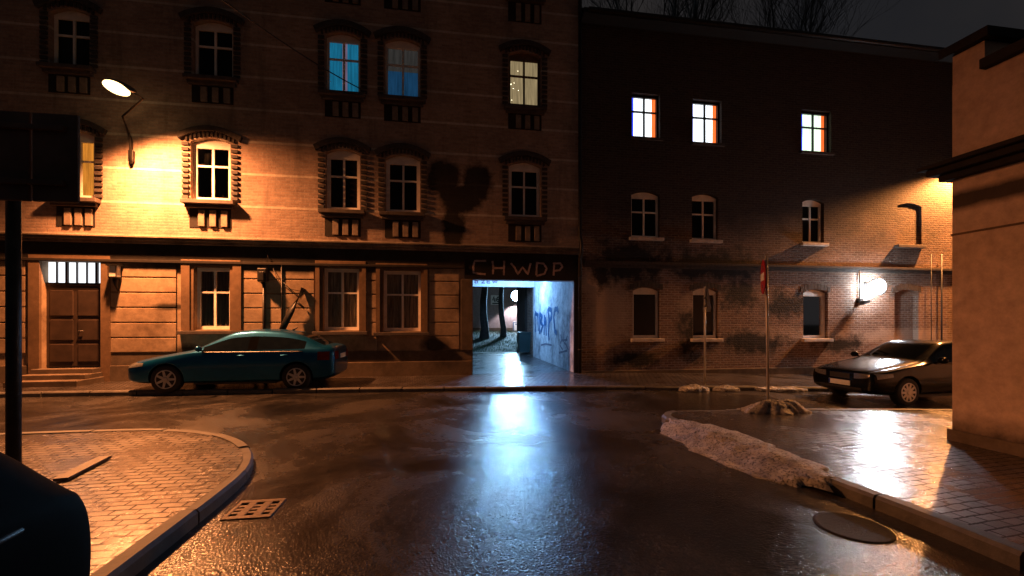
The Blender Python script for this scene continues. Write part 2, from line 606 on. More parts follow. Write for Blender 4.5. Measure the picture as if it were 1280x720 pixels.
def rect(px0, px1, py0, py1, Y=Y0):
    """Upright rectangle in plane Y read from its centre-line pixels."""
    xa, _ = onY(px0, 400, Y)
    xb, _ = onY(px1, 400, Y)
    pm = (px0 + px1) / 2
    return xa, xb, onY(pm, py1, Y)[1], onY(pm, py0, Y)[1]


# ================================================================== tenement (left house)
XL, XS = -24.0, onY(724, 400)[0]
T = thing('tenement_house', 'tall tan brick tenement with striped brickwork, rusticated ground floor and lit gateway', 'house', ((XL + XS) / 2, Y0, 0))
GX0, GX1, GZ = onY(591, 400)[0], onY(717, 400)[0], onY(650, 350)[1]
ground_w = [rect(243, 288, 334, 412), rect(404, 449, 335, 413), rect(479, 526, 338, 414)]
first_w = [rect(72, 118, 163, 248), rect(238, 288, 172, 251), rect(407, 450, 186, 263), rect(482, 525, 193, 266), rect(636, 676, 202, 272)]
second_w = [rect(62, 112, 10, 84), rect(241, 291, 25, 98), rect(407, 450, 40, 117), rect(481, 525, 48, 123), rect(636, 676, 64, 134)]
door_o = rect(52, 128, 327, 455)
third_w = [(a, b, c + 3.42, d + 3.42) for a, b, c, d in second_w]
# further bays to the left of the picture continue the rhythm
for L_ in (first_w, second_w, third_w):
    a, b, c, d = L_[0]
    for k in (1, 2, 3):
        L_.append((a - 2.9 * k, b - 2.9 * k, c, d))
op = [(a, b, c, d, 0) for a, b, c, d in ground_w] + [(*first_w[i], .14) for i in range(len(first_w))] + [(*w, .14) for w in second_w] + [(*w, .14) for w in third_w]
op.append((*door_o[:2], .15, door_o[3], 0))
op.append((GX0, GX1, 0.0, GZ, 0))
BAND0, BAND1 = 3.32, 3.96
gate_o = (GX0, GX1, 0.0, GZ, 0)
lowops = [o for o in op if o[3] < BAND1]
upops = [o for o in op if o[2] > BAND1]
TOP = 16.0
BACK = 19.4
mb = MB()
facade(mb, XL, XS, BAND0, TOP, Y0, upops, .22)
mb.quad((XL, Y0, -1), (XL, BACK, -1), (XL, BACK, TOP), (XL, Y0, TOP))
mb.quad((XS, Y0, -1), (XS, Y0, TOP), (XS, BACK, TOP), (XS, BACK, -1))
facade(mb, XL, XS - .01, -1, TOP, BACK, [(GX0, GX1 - .02, -.5, 3.62, 0)], -.02)
mb.build('wall', M['tan'], T, fix=False)
mb = MB()
facade(mb, XL, GX0 - .002, .0, BAND0, Y0, [o for o in lowops if o[1] < GX0], .22)
mb.quad((GX0, Y0, GZ), (GX1, Y0, GZ), (GX1, Y0, BAND0), (GX0, Y0, BAND0))
mb.quad((GX1, Y0, .0), (XS, Y0, .0), (XS, Y0, BAND0), (GX1, Y0, BAND0))
mb.build('ground_floor_wall', M['ochre'], T, fix=False)

# rustication: projecting plaster courses
zc = [.86 + .407 * k for k in range(7)]
pan = [(onY(135, 400)[0], onY(221, 400)[0]), (onY(299, 400)[0], onY(393, 400)[0]), (onY(456, 400)[0], onY(471, 400)[0]), (onY(536, 400)[0], onY(574, 400)[0])]
x_ = onY(34, 400)[0]
pan += [(x_ - 2.4, x_ - .02), (x_ - 5.6, x_ - 3.4)]
for a, b in pan:
    mb = MB()
    mb.box(a + .02, b - .02, Y0 - .006, Y0 + .01, zc[0] + .03, zc[-1] - .03)
    for z in zc[:-1]:
        mb.box(a, b, Y0 - .035, Y0 - .0, z + .018, z + .389, .01)
    mb.build('rusticated_plaster', M['ochre'], T)
mb = MB()
mb.box(XL, onY(44, 400)[0], Y0 - .05, Y0 + .01, -.05, .55, .01)
mb.box(onY(134, 400)[0], GX0 - .02, Y0 - .06, Y0 + .01, -.05, .52, .012)
mb.box(onY(134, 400)[0], GX0 - .02, Y0 - .015, Y0 + .008, .523, .84)
mb.build('plinth', M['plinth'], T)
# sooty frieze and the ledge above it
mb = MB()
mb.box(XL, GX0 - .25, Y0 - .05, Y0 + .01, BAND0 + .02, BAND1 - .16)
mb.box(XL, GX0 - .25, Y0 - .09, Y0 + .01, BAND0 - .03, BAND0 + .045, .01)
mb.build('frieze', M['soot'], T)
mb = MB()
for k, (d, a, b) in enumerate(((.11, BAND1 - .16, BAND1 - .09), (.19, BAND1 - .088, BAND1 - .02), (.22, BAND1 - .018, BAND1 + .03))):
    mb.box(XL, XS - .03, Y0 - d, Y0 + .01, a, b, .008)
mb.build('string_cornice', M['ledge'], T)
mb = MB()
mb.box(GX0 - .248, XS - .03, Y0 - .03, Y0 + .01, GZ + .001, BAND1 - .162)
mb.build('gate_lintel', M['lintel'], T)
mb = MB()
mb.box(GX1 - .001, XS + .02, Y0 - .055, Y0 + .012, .05, GZ)
mb.build('gate_pier', M['lintel'], T)
mb = MB()
mb.box(onY(576, 400)[0], GX0 - .001, Y0 - .05, Y0 + .01, .84, GZ, .01)
mb.build('gate_pier', M['plinth'], T)

# ground-floor windows
lace = mat_curtain('lace_curtain', (.42, .33, .24), fold=16)
for i, (a, b, c, d) in enumerate(ground_w):
    w = window(T, a, b, c, d, 0, glass='glass', fw=.085, transom=.64)
    curtain(w, a + .09, b - .09, c + .08, d - .09, lace, Y0 + .215, .012)
    mb = MB()
    so = .30 if i == 0 else .2
    for e in (0, 1):
        q = so * (1 - .25 * e)
        yy = Y0 - .07 + e * .03
        mb.box(a - q, a - .001 - .085 * (1 - e), yy, Y0 + .02, c - .02, d + .07 + .05 * (1 - e))
        mb.box(b + .001 + .085 * (1 - e), b + q, yy, Y0 + .02, c - .02, d + .07 + .05 * (1 - e))
    mb.box(a - so, b + so, Y0 - .085, Y0 + .02, d + .1, d + .19, .01)
    mb.box(a - .12, b + .12, Y0 - .045, Y0 + .02, d + .001, d + .098)
    mb.build('surround', M['trim'], w)
    MB().box(a - so - .06, b + so + .06, Y0 - .17, Y0 + .05, c - .13, c - .03, .012).build('sill', M['darksill'], w)


def dressing(w, a, b, c, d, rise, apron=.62):
    """Brick hood, toothed jamb blocks, sill and pier-like balusters round an upper window."""
    mb = MB()
    e = .26
    n = 12
    lo = [(x, z + .10) for x, z in arc(a - e, b + e, d + .06, rise + .12, n)]
    hi = [(x, z + .22) for x, z in arc(a - e - .06, b + e + .06, d + .08, rise + .12, n)]
    mb.prism([(x, Y0 - .10, z) for x, z in lo] + [(x, Y0 - .10, z) for x, z in hi[::-1]], (0, .11, 0))
    # voussoir teeth under the hood
    for k in range(n):
        x = a - .14 + (b - a + .28) * (k + .5) / n
        t = (x - (a + b) / 2) / ((b - a) / 2 + .26)
        z = d + .16 - (rise + .12) * t * t
        mb.box(x - .028, x + .028, Y0 - .05, Y0 + .005, z - .13, z - .012)
    h = d - c - rise
    nt = 11
    for k in range(nt):
        z = c + h * (k + .25) / nt
        mb.box(a - .20, a - .035, Y0 - .045, Y0 + .005, z, z + h / nt * .55)
        mb.box(b + .035, b + .20, Y0 - .045, Y0 + .005, z, z + h / nt * .55)
    mb.build('brick_dressing', M['darkbrick'], w)
    mb = MB()
    mb.box(a - .16, b + .16, Y0 - .20, Y0 + .06, c - .12, c - .01, .012)
    mb.box(a - .10, b + .10, Y0 - .11, Y0 + .01, c - .22, c - .122, .01)
    mb.build('sill', M['darksill'], w)
    mb = MB()
    mb.box(a - .02, b + .02, Y0 - .012, Y0 + .004, c - apron - .2, c - .222)
    mb.build('apron_dark_panel', M['soot'], w)  # flat dark panel; the recess's shade is put into its colour
    mb = MB()
    for k in range(3):
        x = a + (b - a) * (k + .75) / 3.5
        mb.box(x, x + .16, Y0 - .06, Y0 - .011, c - apron - .17, c - .27, .008)
    mb.build('balusters', M['lightblock'], w)


dim = mat_curtain('dim_curtain', (.05, .045, .04), fold=14)
gold = mat_curtain('gold_lamplight_glow', (.3, .2, .08), (1.0, .34, .04), 1.0, 14, .6)  # glowing sheet stands in for lamplight on the frame and reveal
cyan = mat_curtain('cyan_lit_curtain', (.03, .1, .13), (.02, .34, .62), .55, 16, .55)
bluegrey = mat_curtain('grey_lit_curtain', (.05, .06, .07), (.30, .27, .25), .16, 16, .6)
bluelow = mat_curtain('blue_half_curtain', (.03, .06, .09), (.03, .17, .40), .35, 16, .6)
amber = mat_curtain('amber_lit_curtain', (.08, .07, .05), (.80, .58, .30), .55, 18, .55)
lilac = mat_curtain('lilac_drape', (.1, .08, .1), (.5, .35, .55), .4, 10, .4)
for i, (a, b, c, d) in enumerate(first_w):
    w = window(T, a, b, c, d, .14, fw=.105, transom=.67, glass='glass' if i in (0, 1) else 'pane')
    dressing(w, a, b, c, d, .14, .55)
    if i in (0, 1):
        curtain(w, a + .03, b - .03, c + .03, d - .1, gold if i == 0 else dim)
for i, (a, b, c, d) in enumerate(second_w):
    w = window(T, a, b, c, d, .14, fw=.07, transom=.68, glass='glass' if i in (2, 3, 4) else 'pane', frame='white' if i != 4 else 'trim')
    dressing(w, a, b, c, d, .14, .5)
    if i == 2:
        curtain(w, a + .03, b - .03, c + .03, d - .1, cyan)
        curtain(w, (a + b) / 2 - .07, (a + b) / 2 + .07, c + .03, d - .1, lilac, Y0 + .25, .01, 2, 'glow_strip')
    if i == 3:
        curtain(w, a + .03, b - .03, c + .03, d - .1, bluegrey)
        curtain(w, a + .05, b - .05, c + .03, c + (d - c) * .52, bluelow, Y0 + .255, .01, 7, 'half_curtain')
    if i == 4:
        curtain(w, a + .03, b - .03, c + .03, d - .1, amber)
        mb = MB()
        for k in range(7):
            s_ = random.choice((.12, .2, .32, .78))
            mb.ball((a + (b - a) * (s_ + random.uniform(-.02, .02)), Y0 + .25, c + (d - c) * random.uniform(.1, .78)), .009, seg=8)
        mb.build('fairy_lights', fairy, w)
for i, (a, b, c, d) in enumerate(third_w):
    w = window(T, a, b, c, d, .14, fw=.07)
    dressing(w, a, b, c, d, .14, .62)

# front door with lit transom and steps
a, b, c, d = door_o
zt = onY(90, 353)[1]
mb = MB()
mb.box(a, b, Y0 + .14, Y0 + .2, .5, zt - .08)
for k in range(2):
    x0 = a + .09 + k * (b - a - .1) / 2
    for z0, z1 in ((.62, 1.1), (1.2, 1.75), (1.85, zt - .2)):
        mb.box(x0, x0 + (b - a) / 2 - .16, Y0 + .115, Y0 + .15, z0, z1, .015)
dr = mb.build('door', M['door'], T)
MB().tube([((a + b) / 2 + .09, Y0 + .13, 1.45), ((a + b) / 2 + .09, Y0 + .07, 1.45), ((a + b) / 2 + .2, Y0 + .07, 1.45)], .012).build('handle', M['zinc'], dr)
mb = MB()
mb.box(a, b, Y0 + .12, Y0 + .2, zt - .078, zt)
n = 6
for k in range(1, n):
    x = a + (b - a) * k / n
    mb.box(x - (.03 if k in (2, 5) else .012), x + (.03 if k in (2, 5) else .012), Y0 + .13, Y0 + .18, zt, d)
tr = mb.build('transom_bars', M['door'], T)
MB().quad((a, Y0 + .2, zt), (b, Y0 + .2, zt), (b, Y0 + .2, d), (a, Y0 + .2, d)).build('transom_light', glow('transom_glow', (.92, .95, 1.0), 1.6), tr)
mb = MB()
mb.box(a - .25, a - .002, Y0 - .07, Y0 + .01, -.02, d + .16)
mb.box(b + .002, b + .22, Y0 - .07, Y0 + .01, -.02, d + .16)
mb.box(a, b, Y0 - .068, Y0 + .008, d + .002, d + .16)
mb.build('door_surround', M['trim'], T)
mb = MB()
for k, (dpt, z) in enumerate(((.95, .24), (.65, .36), (.35, .48))):
    mb.box(a - .05 + .04 * k, b + .1 - .04 * k, Y0 - dpt, Y0 - .072 if k else Y0 - .073, .0, z, .012)
mb.build('doorstep', M['plinth'], T)

# gateway passage
mb = MB()
mb.quad((GX1, Y0, -.1), (GX1, BACK, -.1), (GX1, BACK, 3.62), (GX1, Y0, 3.62))
pw = mb.build('passage_wall', M['passage'], T, fix=False)
mb = MB()
mb.quad((GX0, Y0, -.1), (GX0, Y0, 3.62), (GX0, BACK, 3.62), (GX0, BACK, -.1))
mb.build('passage_wall', M['passage'], T, fix=False)
mb = MB()
mb.quad((GX0, Y0 + .4, 3.60), (GX1, Y0 + .4, 3.60), (GX1, BACK, 3.60), (GX0, BACK, 3.60))
mb.quad((GX0, Y0 + .4, GZ), (GX0, Y0 + .4, 3.6), (GX1, Y0 + .4, 3.6), (GX1, Y0 + .4, GZ))
mb.quad((GX0, Y0, GZ), (GX0, Y0 + .4, GZ), (GX1, Y0 + .4, GZ), (GX1, Y0, GZ))
mb.build('passage_ceiling', M['whitebeam'], T, fix=False)
BZ0 = onY(630, 358.5, 19.1)[1]
bmz = MB()
bmz.box(GX0 + .002, GX1 - .002, 19.1, 19.35, BZ0, 3.598)
beam = bmz.build('passage_beam', M['whitebeam'], T)


def strokes(parent, items, width, mat, plane, name='graffiti', nrm=(0, -1, 0)):
    mb = MB()
    for i, st in enumerate(items):
        pts = []
        for (u, v), (u2, v2) in zip(st, st[1:]):
            for k in range(4):
                t = k / 4
                pts.append(plane(u + (u2 - u) * t, v + (v2 - v) * t, i))
        pts.append(plane(*st[-1], i))
        mb.ribbon(pts, width, nrm)
    return mb.build(name, mat, parent, fix=False)


def lin(px, py, i):
    x, z = onY(px, py, Y0 - .034)
    return (x, Y0 - .033 - .0006 * i, z)


def zp(u, v):
    return 585 + u / 9, 315 + v / 9


CH = [[(205, 100), (75, 100), (60, 160), (62, 232), (125, 245), (198, 250)],
      [(275, 100), (285, 170), (280, 250)], [(408, 98), (405, 180), (403, 262)], [(280, 182), (405, 180)],
      [(480, 125), (525, 175), (560, 250), (615, 170), (672, 252), (705, 125)],
      [(775, 120), (768, 262)], [(765, 122), (850, 130), (885, 185), (860, 245), (770, 270)],
      [(970, 125), (962, 265)], [(955, 130), (1040, 128), (1062, 165), (1030, 205), (968, 212)]]
strokes(T, [[zp(*p) for p in s_] for s_ in CH], .058, M['spray'], lin)


def bplane(px, py, i):
    x, z = onY(px, py, 19.1)
    return (x, 19.096 - .0006 * i, z)


DZ = [[(82, 322), (80, 350)], [(80, 322), (110, 328), (108, 345), (82, 351)], [(150, 318), (190, 316), (152, 350), (192, 350)],
      [(215, 318), (213, 350)], [(213, 318), (250, 316)], [(213, 334), (245, 333)], [(213, 350), (252, 350)],
      [(275, 318), (288, 350), (302, 326), (316, 350), (330, 316)]]
strokes(beam, [[zp(*p) for p in s_] for s_ in DZ], .045, plain('faded_spray', (.16, .10, .14), .8), bplane)


def wplane(px, py, i):
    y, z = onX(px, py, GX1)
    return (GX1 - .004 - .0007 * i, y, z)


def zq(u, v):
    return 585 + u * 140 / 720, 340 + v * 140 / 720


BL = [[(432, 262), (434, 388)], [(432, 262), (450, 280), (452, 380)], [(462, 262), (460, 400)], [(462, 268), (480, 290), (464, 320), (484, 345), (466, 390)],
      [(492, 275), (490, 405)], [(500, 290), (504, 410)], [(492, 330), (506, 326)],
      [(514, 235), (522, 300), (518, 390), (522, 440)], [(518, 236), (538, 246), (540, 290), (522, 320)],
      [(580, 238), (560, 240), (552, 290), (560, 380), (572, 395)], [(578, 240), (582, 268)]]
strokes(pw, [[zq(*p) for p in s_] for s_ in BL], .19, M['bluespray'], wplane, nrm=(-1, 0, 0))
TAGS = [[(596, 400), (604, 430), (590, 470), (610, 500)], [(620, 380), (612, 440), (628, 470)], [(640, 410), (625, 450), (645, 500)], [(600, 440), (640, 436)],
        [(470, 470), (500, 462), (540, 470)], [(585, 520), (640, 505)]]
strokes(pw, [[zq(*p) for p in s_] for s_ in TAGS], .07, plain('grey_spray', (.12, .12, .16), .8), wplane, nrm=(-1, 0, 0))
# roof, closed attic
mb = MB()
mb.prism([(XL, Y0 - .5, TOP), (XL, (Y0 + BACK) / 2, TOP + 2.6), (XL, BACK + .4, TOP)], (XS - XL + .1, 0, 0))
mb.build('roof', M['roof'], T)
# rain pipe beside the gateway
mb = MB()
xp = XS - .02
mb.tube([(xp, Y0 - .14, .05), (xp, Y0 - .14, BAND1 - .3), (xp, Y0 - .3, BAND1 - .1), (xp, Y0 - .3, BAND1 + .15), (xp, Y0 - .14, BAND1 + .4), (xp, Y0 - .14, TOP - .2)], .055)
for z in (.8, 2.1, 3.1, 5.2, 7.4, 9.8, 12):
    mb.tube([(xp, Y0 - .14, z), (xp, Y0 - .14, z + .05)], .07)
mb.build('downpipe', M['iron'], T)
# electric conduit run down the ochre panel
mb = MB()
xj, zj = onY(331, 343)
mb.tube([(xj, Y0 - .07, zj - .2), (xj, Y0 - .07, .2)], .035)
xk, zk = onY(353, 330)
mb.tube([(xk, Y0 - .055, zk), (xk, Y0 - .055, .2)], .018)
for pts in (((323, 334), (323, 352), (331, 356)), ((341, 335), (347, 348), (353, 358)), ((353, 352), (362, 360), (372, 369)), ((356, 358), (366, 362), (376, 364)), ((331, 333), (336, 322), (331, 312))):
    q = [onY(*p, Y0 - .06) for p in pts]
    mb.tube([(q[0][0], Y0 - .05, q[0][1]), (q[1][0], Y0 - .09, q[1][1]), (q[2][0], Y0 - .05, q[2][1])], .009, 6)
mb.build('conduit', M['iron'], T)
mb = MB()
mb.box(xj - .13, xj + .12, Y0 - .2, Y0 - .037, zj - .22, zj + .16, .03)
mb.box(xj - .08, xj + .07, Y0 - .24, Y0 - .2, zj - .2, zj + .06, .02)
tag(mb.build('junction_box', M['iron']), 'dark metal cable box on the ochre wall above the teal car', 'junction box')
# pipe-shaped stand-in for a slanting shadow on the wall
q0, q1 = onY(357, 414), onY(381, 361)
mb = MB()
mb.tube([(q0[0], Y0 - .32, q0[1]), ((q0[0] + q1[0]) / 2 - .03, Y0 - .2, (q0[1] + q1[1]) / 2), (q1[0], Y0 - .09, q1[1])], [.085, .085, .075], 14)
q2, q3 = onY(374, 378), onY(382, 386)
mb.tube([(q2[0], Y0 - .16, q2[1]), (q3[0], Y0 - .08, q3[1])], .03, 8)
tag(mb.build('shadow_pipe', M['iron']), 'dark pipe shape added for a slanting shadow on the ochre wall behind the teal car', 'pipe')

# overhead wire to the facade
x1, z1 = onY(452, 112)
mb = MB()
xa_, za_ = onY(225, -40, 8.0)
A, B = Vector((xa_, 8.0, za_)), Vector((x1, Y0 - .02, z1))
# chosen so that the wire leaves the house wall and rises over the street
pts = []
for k in range(25):
    t = k / 24
    p = B.lerp(A, t)
    p.z -= .5 * t * (1 - t)
    pts.append(p)
mb.tube(pts, .014, 6)
tag(mb.build('overhead_wire', M['cable']), 'thin dark wire rising from the tenement front over the street', 'wire')

# ================================================================== brick house (right)
XR = 34.0
H = thing('brick_house', 'red brown brick house with soot stained front and three lit attic windows', 'house', ((XS + XR) / 2, Y0, 0))
EAVE = onY(960, 42, Y0 - .4)[1]
r_top = [rect(790, 825, 117, 172), rect(866, 902, 125, 179), rect(1002, 1039, 138, 190)]
r_mid = [rect(789, 825, 239, 297), rect(865, 898, 242, 300), rect(1003, 1030, 249, 304)]
r_low = [rect(791, 825, 359, 423), rect(866, 898, 360, 423), rect(1004, 1035, 362, 423)]
niche = rect(1118, 1148, 362, 432)
blind = rect(1122, 1152, 254, 307)
for L_ in (r_top, r_mid, r_low):
    for k in (1, 2, 3, 4):
        x = 18.2 + 3 * k
        L_.append((x, x + 1.0, L_[0][2], L_[0][3]))
X0h = XS + .03
mb = MB()
facade(mb, X0h, XR, -.6, EAVE, Y0, [(*w, 0) for w in r_top] + [(*w, .12) for w in r_mid] + [(*w, .12) for w in r_low] + [(*niche, .16), (*blind, .1)], .2)
D2 = 22.0
mb.quad((XR, Y0, -1), (XR, D2, -1), (XR, D2, EAVE), (XR, Y0, EAVE))
mb.quad((X0h, BACK, -1), (X0h, BACK, EAVE), (X0h, D2, EAVE), (X0h, D2, -1))
mb.quad((X0h, D2, -1), (X0h, D2, EAVE), (XR, D2, EAVE), (XR, D2, -1))
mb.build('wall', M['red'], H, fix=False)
a, b, c, d = blind
MB().quad((a, Y0 + .07, c), (b, Y0 + .07, c), (b, Y0 + .07, d), (a, Y0 + .07, d)).build('blind_window', M['red'], H, fix=False)
MB().box(a - .12, b + .02, Y0 - .14, Y0 + .15, c - .1, c + .015, .015).build('blind_sill', M['darksill'], H)
a, b, c, d = niche
MB().quad((a, Y0 + .19, c), (b, Y0 + .19, c), (b, Y0 + .19, d), (a, Y0 + .19, d)).build('bricked_doorway', M['red'], H, fix=False)
MB().box(a - .05, b + .05, Y0 - .06, Y0 + .18, c - .16, c + .02, .015).build('niche_sill', M['darksill'], H)
mb = MB()
n = 11
for k in range(n):
    x = a - .1 + (b - a + .2) * k / n
    t = (x + .04 - (a + b) / 2) / ((b - a) / 2 + .1)
    z = d - .14 * t * t
    mb.box(x, x + (b - a + .2) / n - .012, Y0 - .025, Y0 + .006, z + .012, z + .2)
mb.build('brick_arch', M['darkbrick'], H)
xe = onY(1160, 400)[0]
mb = MB()
mb.box(X0h + .1, XR, Y0 - .05, Y0 + .01, 3.42, 3.53, .01)
mb.box(X0h + .1, XR, Y0 - .09, Y0 + .01, 3.532, 3.62, .01)
mb.build('string_course', M['darkbrick'], H)
mb = MB()
mb.box(X0h + .02, XR, Y0 - .07, Y0 + .01, -.4, .14, .015)
mb.build('plinth', M['plinth'], H)
netw = mat_curtain('white_lit_net', (.5, .5, .5), (.93, .96, 1.0), 3.0, 14, .6)
blue_fringe = mat_curtain('blue_fringe_glow', (.05, .06, .3), (.03, .06, 1.0), 2.2, 10, .4)  # added glowing strip imitates the camera lens's blue fringe
orange_fringe = mat_curtain('orange_fringe_glow', (.4, .12, .03), (1.0, .16, .03), 1.8, 10, .4)  # added glowing strip imitates the camera lens's warm fringe
greend = mat_curtain('green_net', (.3, .4, .3), (.80, 1.0, .74), 2.4, 12, .5)
sm = mat_curtain('half_net', (.45, .40, .33), fold=40, contrast=.5)
for i, (a, b, c, d) in enumerate(r_top):
    lit = i < 3
    w = window(H, a, b, c, d, 0, glass='glass' if lit else 'pane', frame='iron' if lit else 'white', fw=.06, transom=.66)
    MB().box(a - .08, b + .08, Y0 - .08, Y0 + .04, c - .09, c - .004, .01).build('sill', M['darksill'], w)
    if lit:
        curtain(w, a + .02, b - .02, c + .02, d - .02, netw if i < 2 else greend)
        g = .16 if i < 2 else .26
        curtain(w, a + .04, a + g, c + .03, d - .03, blue_fringe, Y0 + .245, .008, 2, 'glow_strip')
        curtain(w, b - .17, b - .04, c + .03, d - .03, orange_fringe, Y0 + .245, .008, 2, 'glow_strip')
for i, (a, b, c, d) in enumerate(r_mid):
    w = window(H, a, b, c, d, .12, fw=.075, transom=.66)
    MB().box(a - .09, b + .09, Y0 - .12, Y0 + .05, c - .1, c - .004, .01).build('sill', M['darksill' if i == 3 else 'sill'], w)
for i, (a, b, c, d) in enumerate(r_low):
    w = window(H, a, b, c, d, .12, fw=.085, mull=False, glass='glass' if i == 2 else 'pane')
    MB().box(a - .09, b + .09, Y0 - .14, Y0 + .05, c - .11, c - .004, .012).build('sill', M['sill'], w)
    if i == 2:
        curtain(w, a + .05, b - .05, c + .05, c + (d - c) * .36, sm, name='half_curtain')
        curtain(w, a + .02, b - .02, c + .02, d - .05, M['void'], Y0 + .5)  # black sheet added in place of the dark room behind
    mb = MB()
    for k in range(9):
        x = a - .1 + (b - a + .2) * k / 9
        t = (x + .05 - (a + b) / 2) / ((b - a) / 2 + .1)
        z = d - .12 * t * t
        mb.box(x, x + (b - a + .2) / 9 - .012, Y0 - .02, Y0 + .006, z + .015, z + .2)
    mb.build('brick_arch', M['darkbrick'], w)
mb = MB()
mb.prism([(X0h, Y0 - .45, EAVE - .02), (X0h, Y0 - .45, EAVE + .14), (X0h, (Y0 + D2) / 2, EAVE + 3.0), (X0h, D2 + .4, EAVE + .14), (X0h, D2 + .4, EAVE - .02)], (XR - X0h + .3, 0, 0))
mb.build('roof', M['roof'], H)
mb = MB()
mb.tube([(X0h + .1, Y0 - .53, EAVE + .03), (XR, Y0 - .53, EAVE + .03)], .075)
mb.build('gutter', M['iron'], H)
mb = MB()
for px, r_ in ((1161, .012), (1174, .024)):
    x = onY(px, 400)[0]
    mb.tube([(x, Y0 - .08, gz(x)), (x, Y0 - .08, onY(px, 318)[1])], r_)
mb.build('wall_pipe', M['cable'], H)
# cables and old flood lamp by the doorway
xf, zf = onY(1071, 378)
mb = MB()
mb.tube([(xf + .05, Y0 - .05, onY(1071, 338)[1]), (xf + .05, Y0 - .05, zf + .08)], .022, 8)
mb.box(xf - .02, xf + .14, Y0 - .12, Y0 - .003, zf - .02, zf + .14, .015)
mb.tube([(xf + .05, Y0 - .1, zf + .05), (xf + .0, Y0 - .26, zf + .02)], .02, 8)
mb.prism([(xf - .16, Y0 - .4, zf - .1), (xf + .1, Y0 - .4, zf - .02), (xf + .08, Y0 - .4, zf + .06), (xf - .12, Y0 - .4, zf + .04)], (0, .17, 0))
tag(mb.build('flood_lamp', M['iron']), 'small unlit flood lamp on a conduit left of the glaring white lamp', 'flood lamp')
mb = MB()
P_ = [onY(1180, 182, Y0 - .05), onY(1165, 225, Y0 - .05), onY(1150, 262, Y0 - .05)]

# ================================================================== corner building (right, near)
CX, CY = 6.9, 4.95
K = thing('corner_building', 'low salmon rendered corner building with a dark cornice and raised corner parapet', 'building', (CX + 5, 0, 0))
mb = MB()
KZ = 4.95
mb.box(CX, CX + 12, -14, CY, -.4, KZ)
mb.box(CX + .002, CX + .55, CY - .36, CY - .002, KZ - .01, 5.34)
mb.build('wall', M['salmon'], K)
mb = MB()
for d, a, b in ((.10, 3.64, 3.73), (.19, 3.732, 3.82), (.26, 3.822, 3.88)):
    mb.box(CX - d, CX + .02, -14, CY + d, a, b, .01)
    mb.box(CX + .022, CX + 12, CY - .02, CY + d - .003, a, b, .01)
mb.build('cornice', M['soot'], K)
mb = MB()
mb.box(CX - .1, CX + .45, -14, CY - .365, KZ + .002, KZ + .13, .01)
mb.box(CX - .1, CX + .65, CY - .46, CY + .1, 5.343, 5.47, .012)
mb.build('parapet_cap', M['soot'], K)
mb = MB()
mb.box(CX - .04, CX + .01, -14, CY + .04, -.1, .22, .008)
mb.build('plinth', M['plinth'], K)
mb = MB()
mb.box(CX - .012, CX + .01, -14, CY + .012, 2.88, 2.905)
mb.build('render_joint', M['trim'], K)

# ================================================================== ground
S = 120


def sheet(name, x0, x1, y0, y1, step, zf, mat):
    bm = bmesh.new()
    nx, ny = max(1, round((x1 - x0) / step)), max(1, round((y1 - y0) / step))
    g = [[bm.verts.new((x0 + (x1 - x0) * i / nx, y0 + (y1 - y0) * j / ny, 0)) for j in range(ny + 1)] for i in range(nx + 1)]
    for r_ in g:
        for v in r_:
            v.co.z = zf(v.co.x, v.co.y)
    for i in range(nx):
        for j in range(ny):
            f = bm.faces.new((g[i][j], g[i + 1][j], g[i + 1][j + 1], g[i][j + 1]))
            f.smooth = True
    me = bpy.data.meshes.new(name)
    bm.to_mesh(me)
    bm.free()
    me.materials.append(mat)
    o = bpy.data.objects.new(name, me)
    COL.objects.link(o)
    return o


struct(sheet('ground', -400, 400, -300, 500, 100, lambda x, y: -1.1, M['earth']))
struct(sheet('road', -60, 60, -30, 12.6, .7, lambda x, y: gz(x), M['asphalt']))


def slab(name, outline, mat, h, drop=.5):
    bm = bmesh.new()
    f = bm.faces.new([bm.verts.new((x, y, 0)) for x, y in outline])
    if f.normal.z < 0 or True:
        bmesh.ops.recalc_face_normals(bm, faces=[f])
        f.normal_update()
        if f.normal.z < 0:
            f.normal_flip()
    x = -58
    while x < 60:
        bmesh.ops.bisect_plane(bm, geom=bm.verts[:] + bm.edges[:] + bm.faces[:], plane_co=(x, 0, 0), plane_no=(1, 0, 0), dist=1e-5)
        x += 1.3
    for v in bm.verts:
        v.co.z = gz(v.co.x) + h
    me = bpy.data.meshes.new(name)
    bm.to_mesh(me)
    bm.free()
    me.materials.append(mat)
    o = bpy.data.objects.new(name, me)
    COL.objects.link(o)
    return struct(o)


def arcp(cx, cy, r, a0, a1, n=10):
    return [(cx + r * math.cos(R(a0 + (a1 - a0) * i / n)), cy + r * math.sin(R(a0 + (a1 - a0) * i / n))) for i in range(n + 1)]


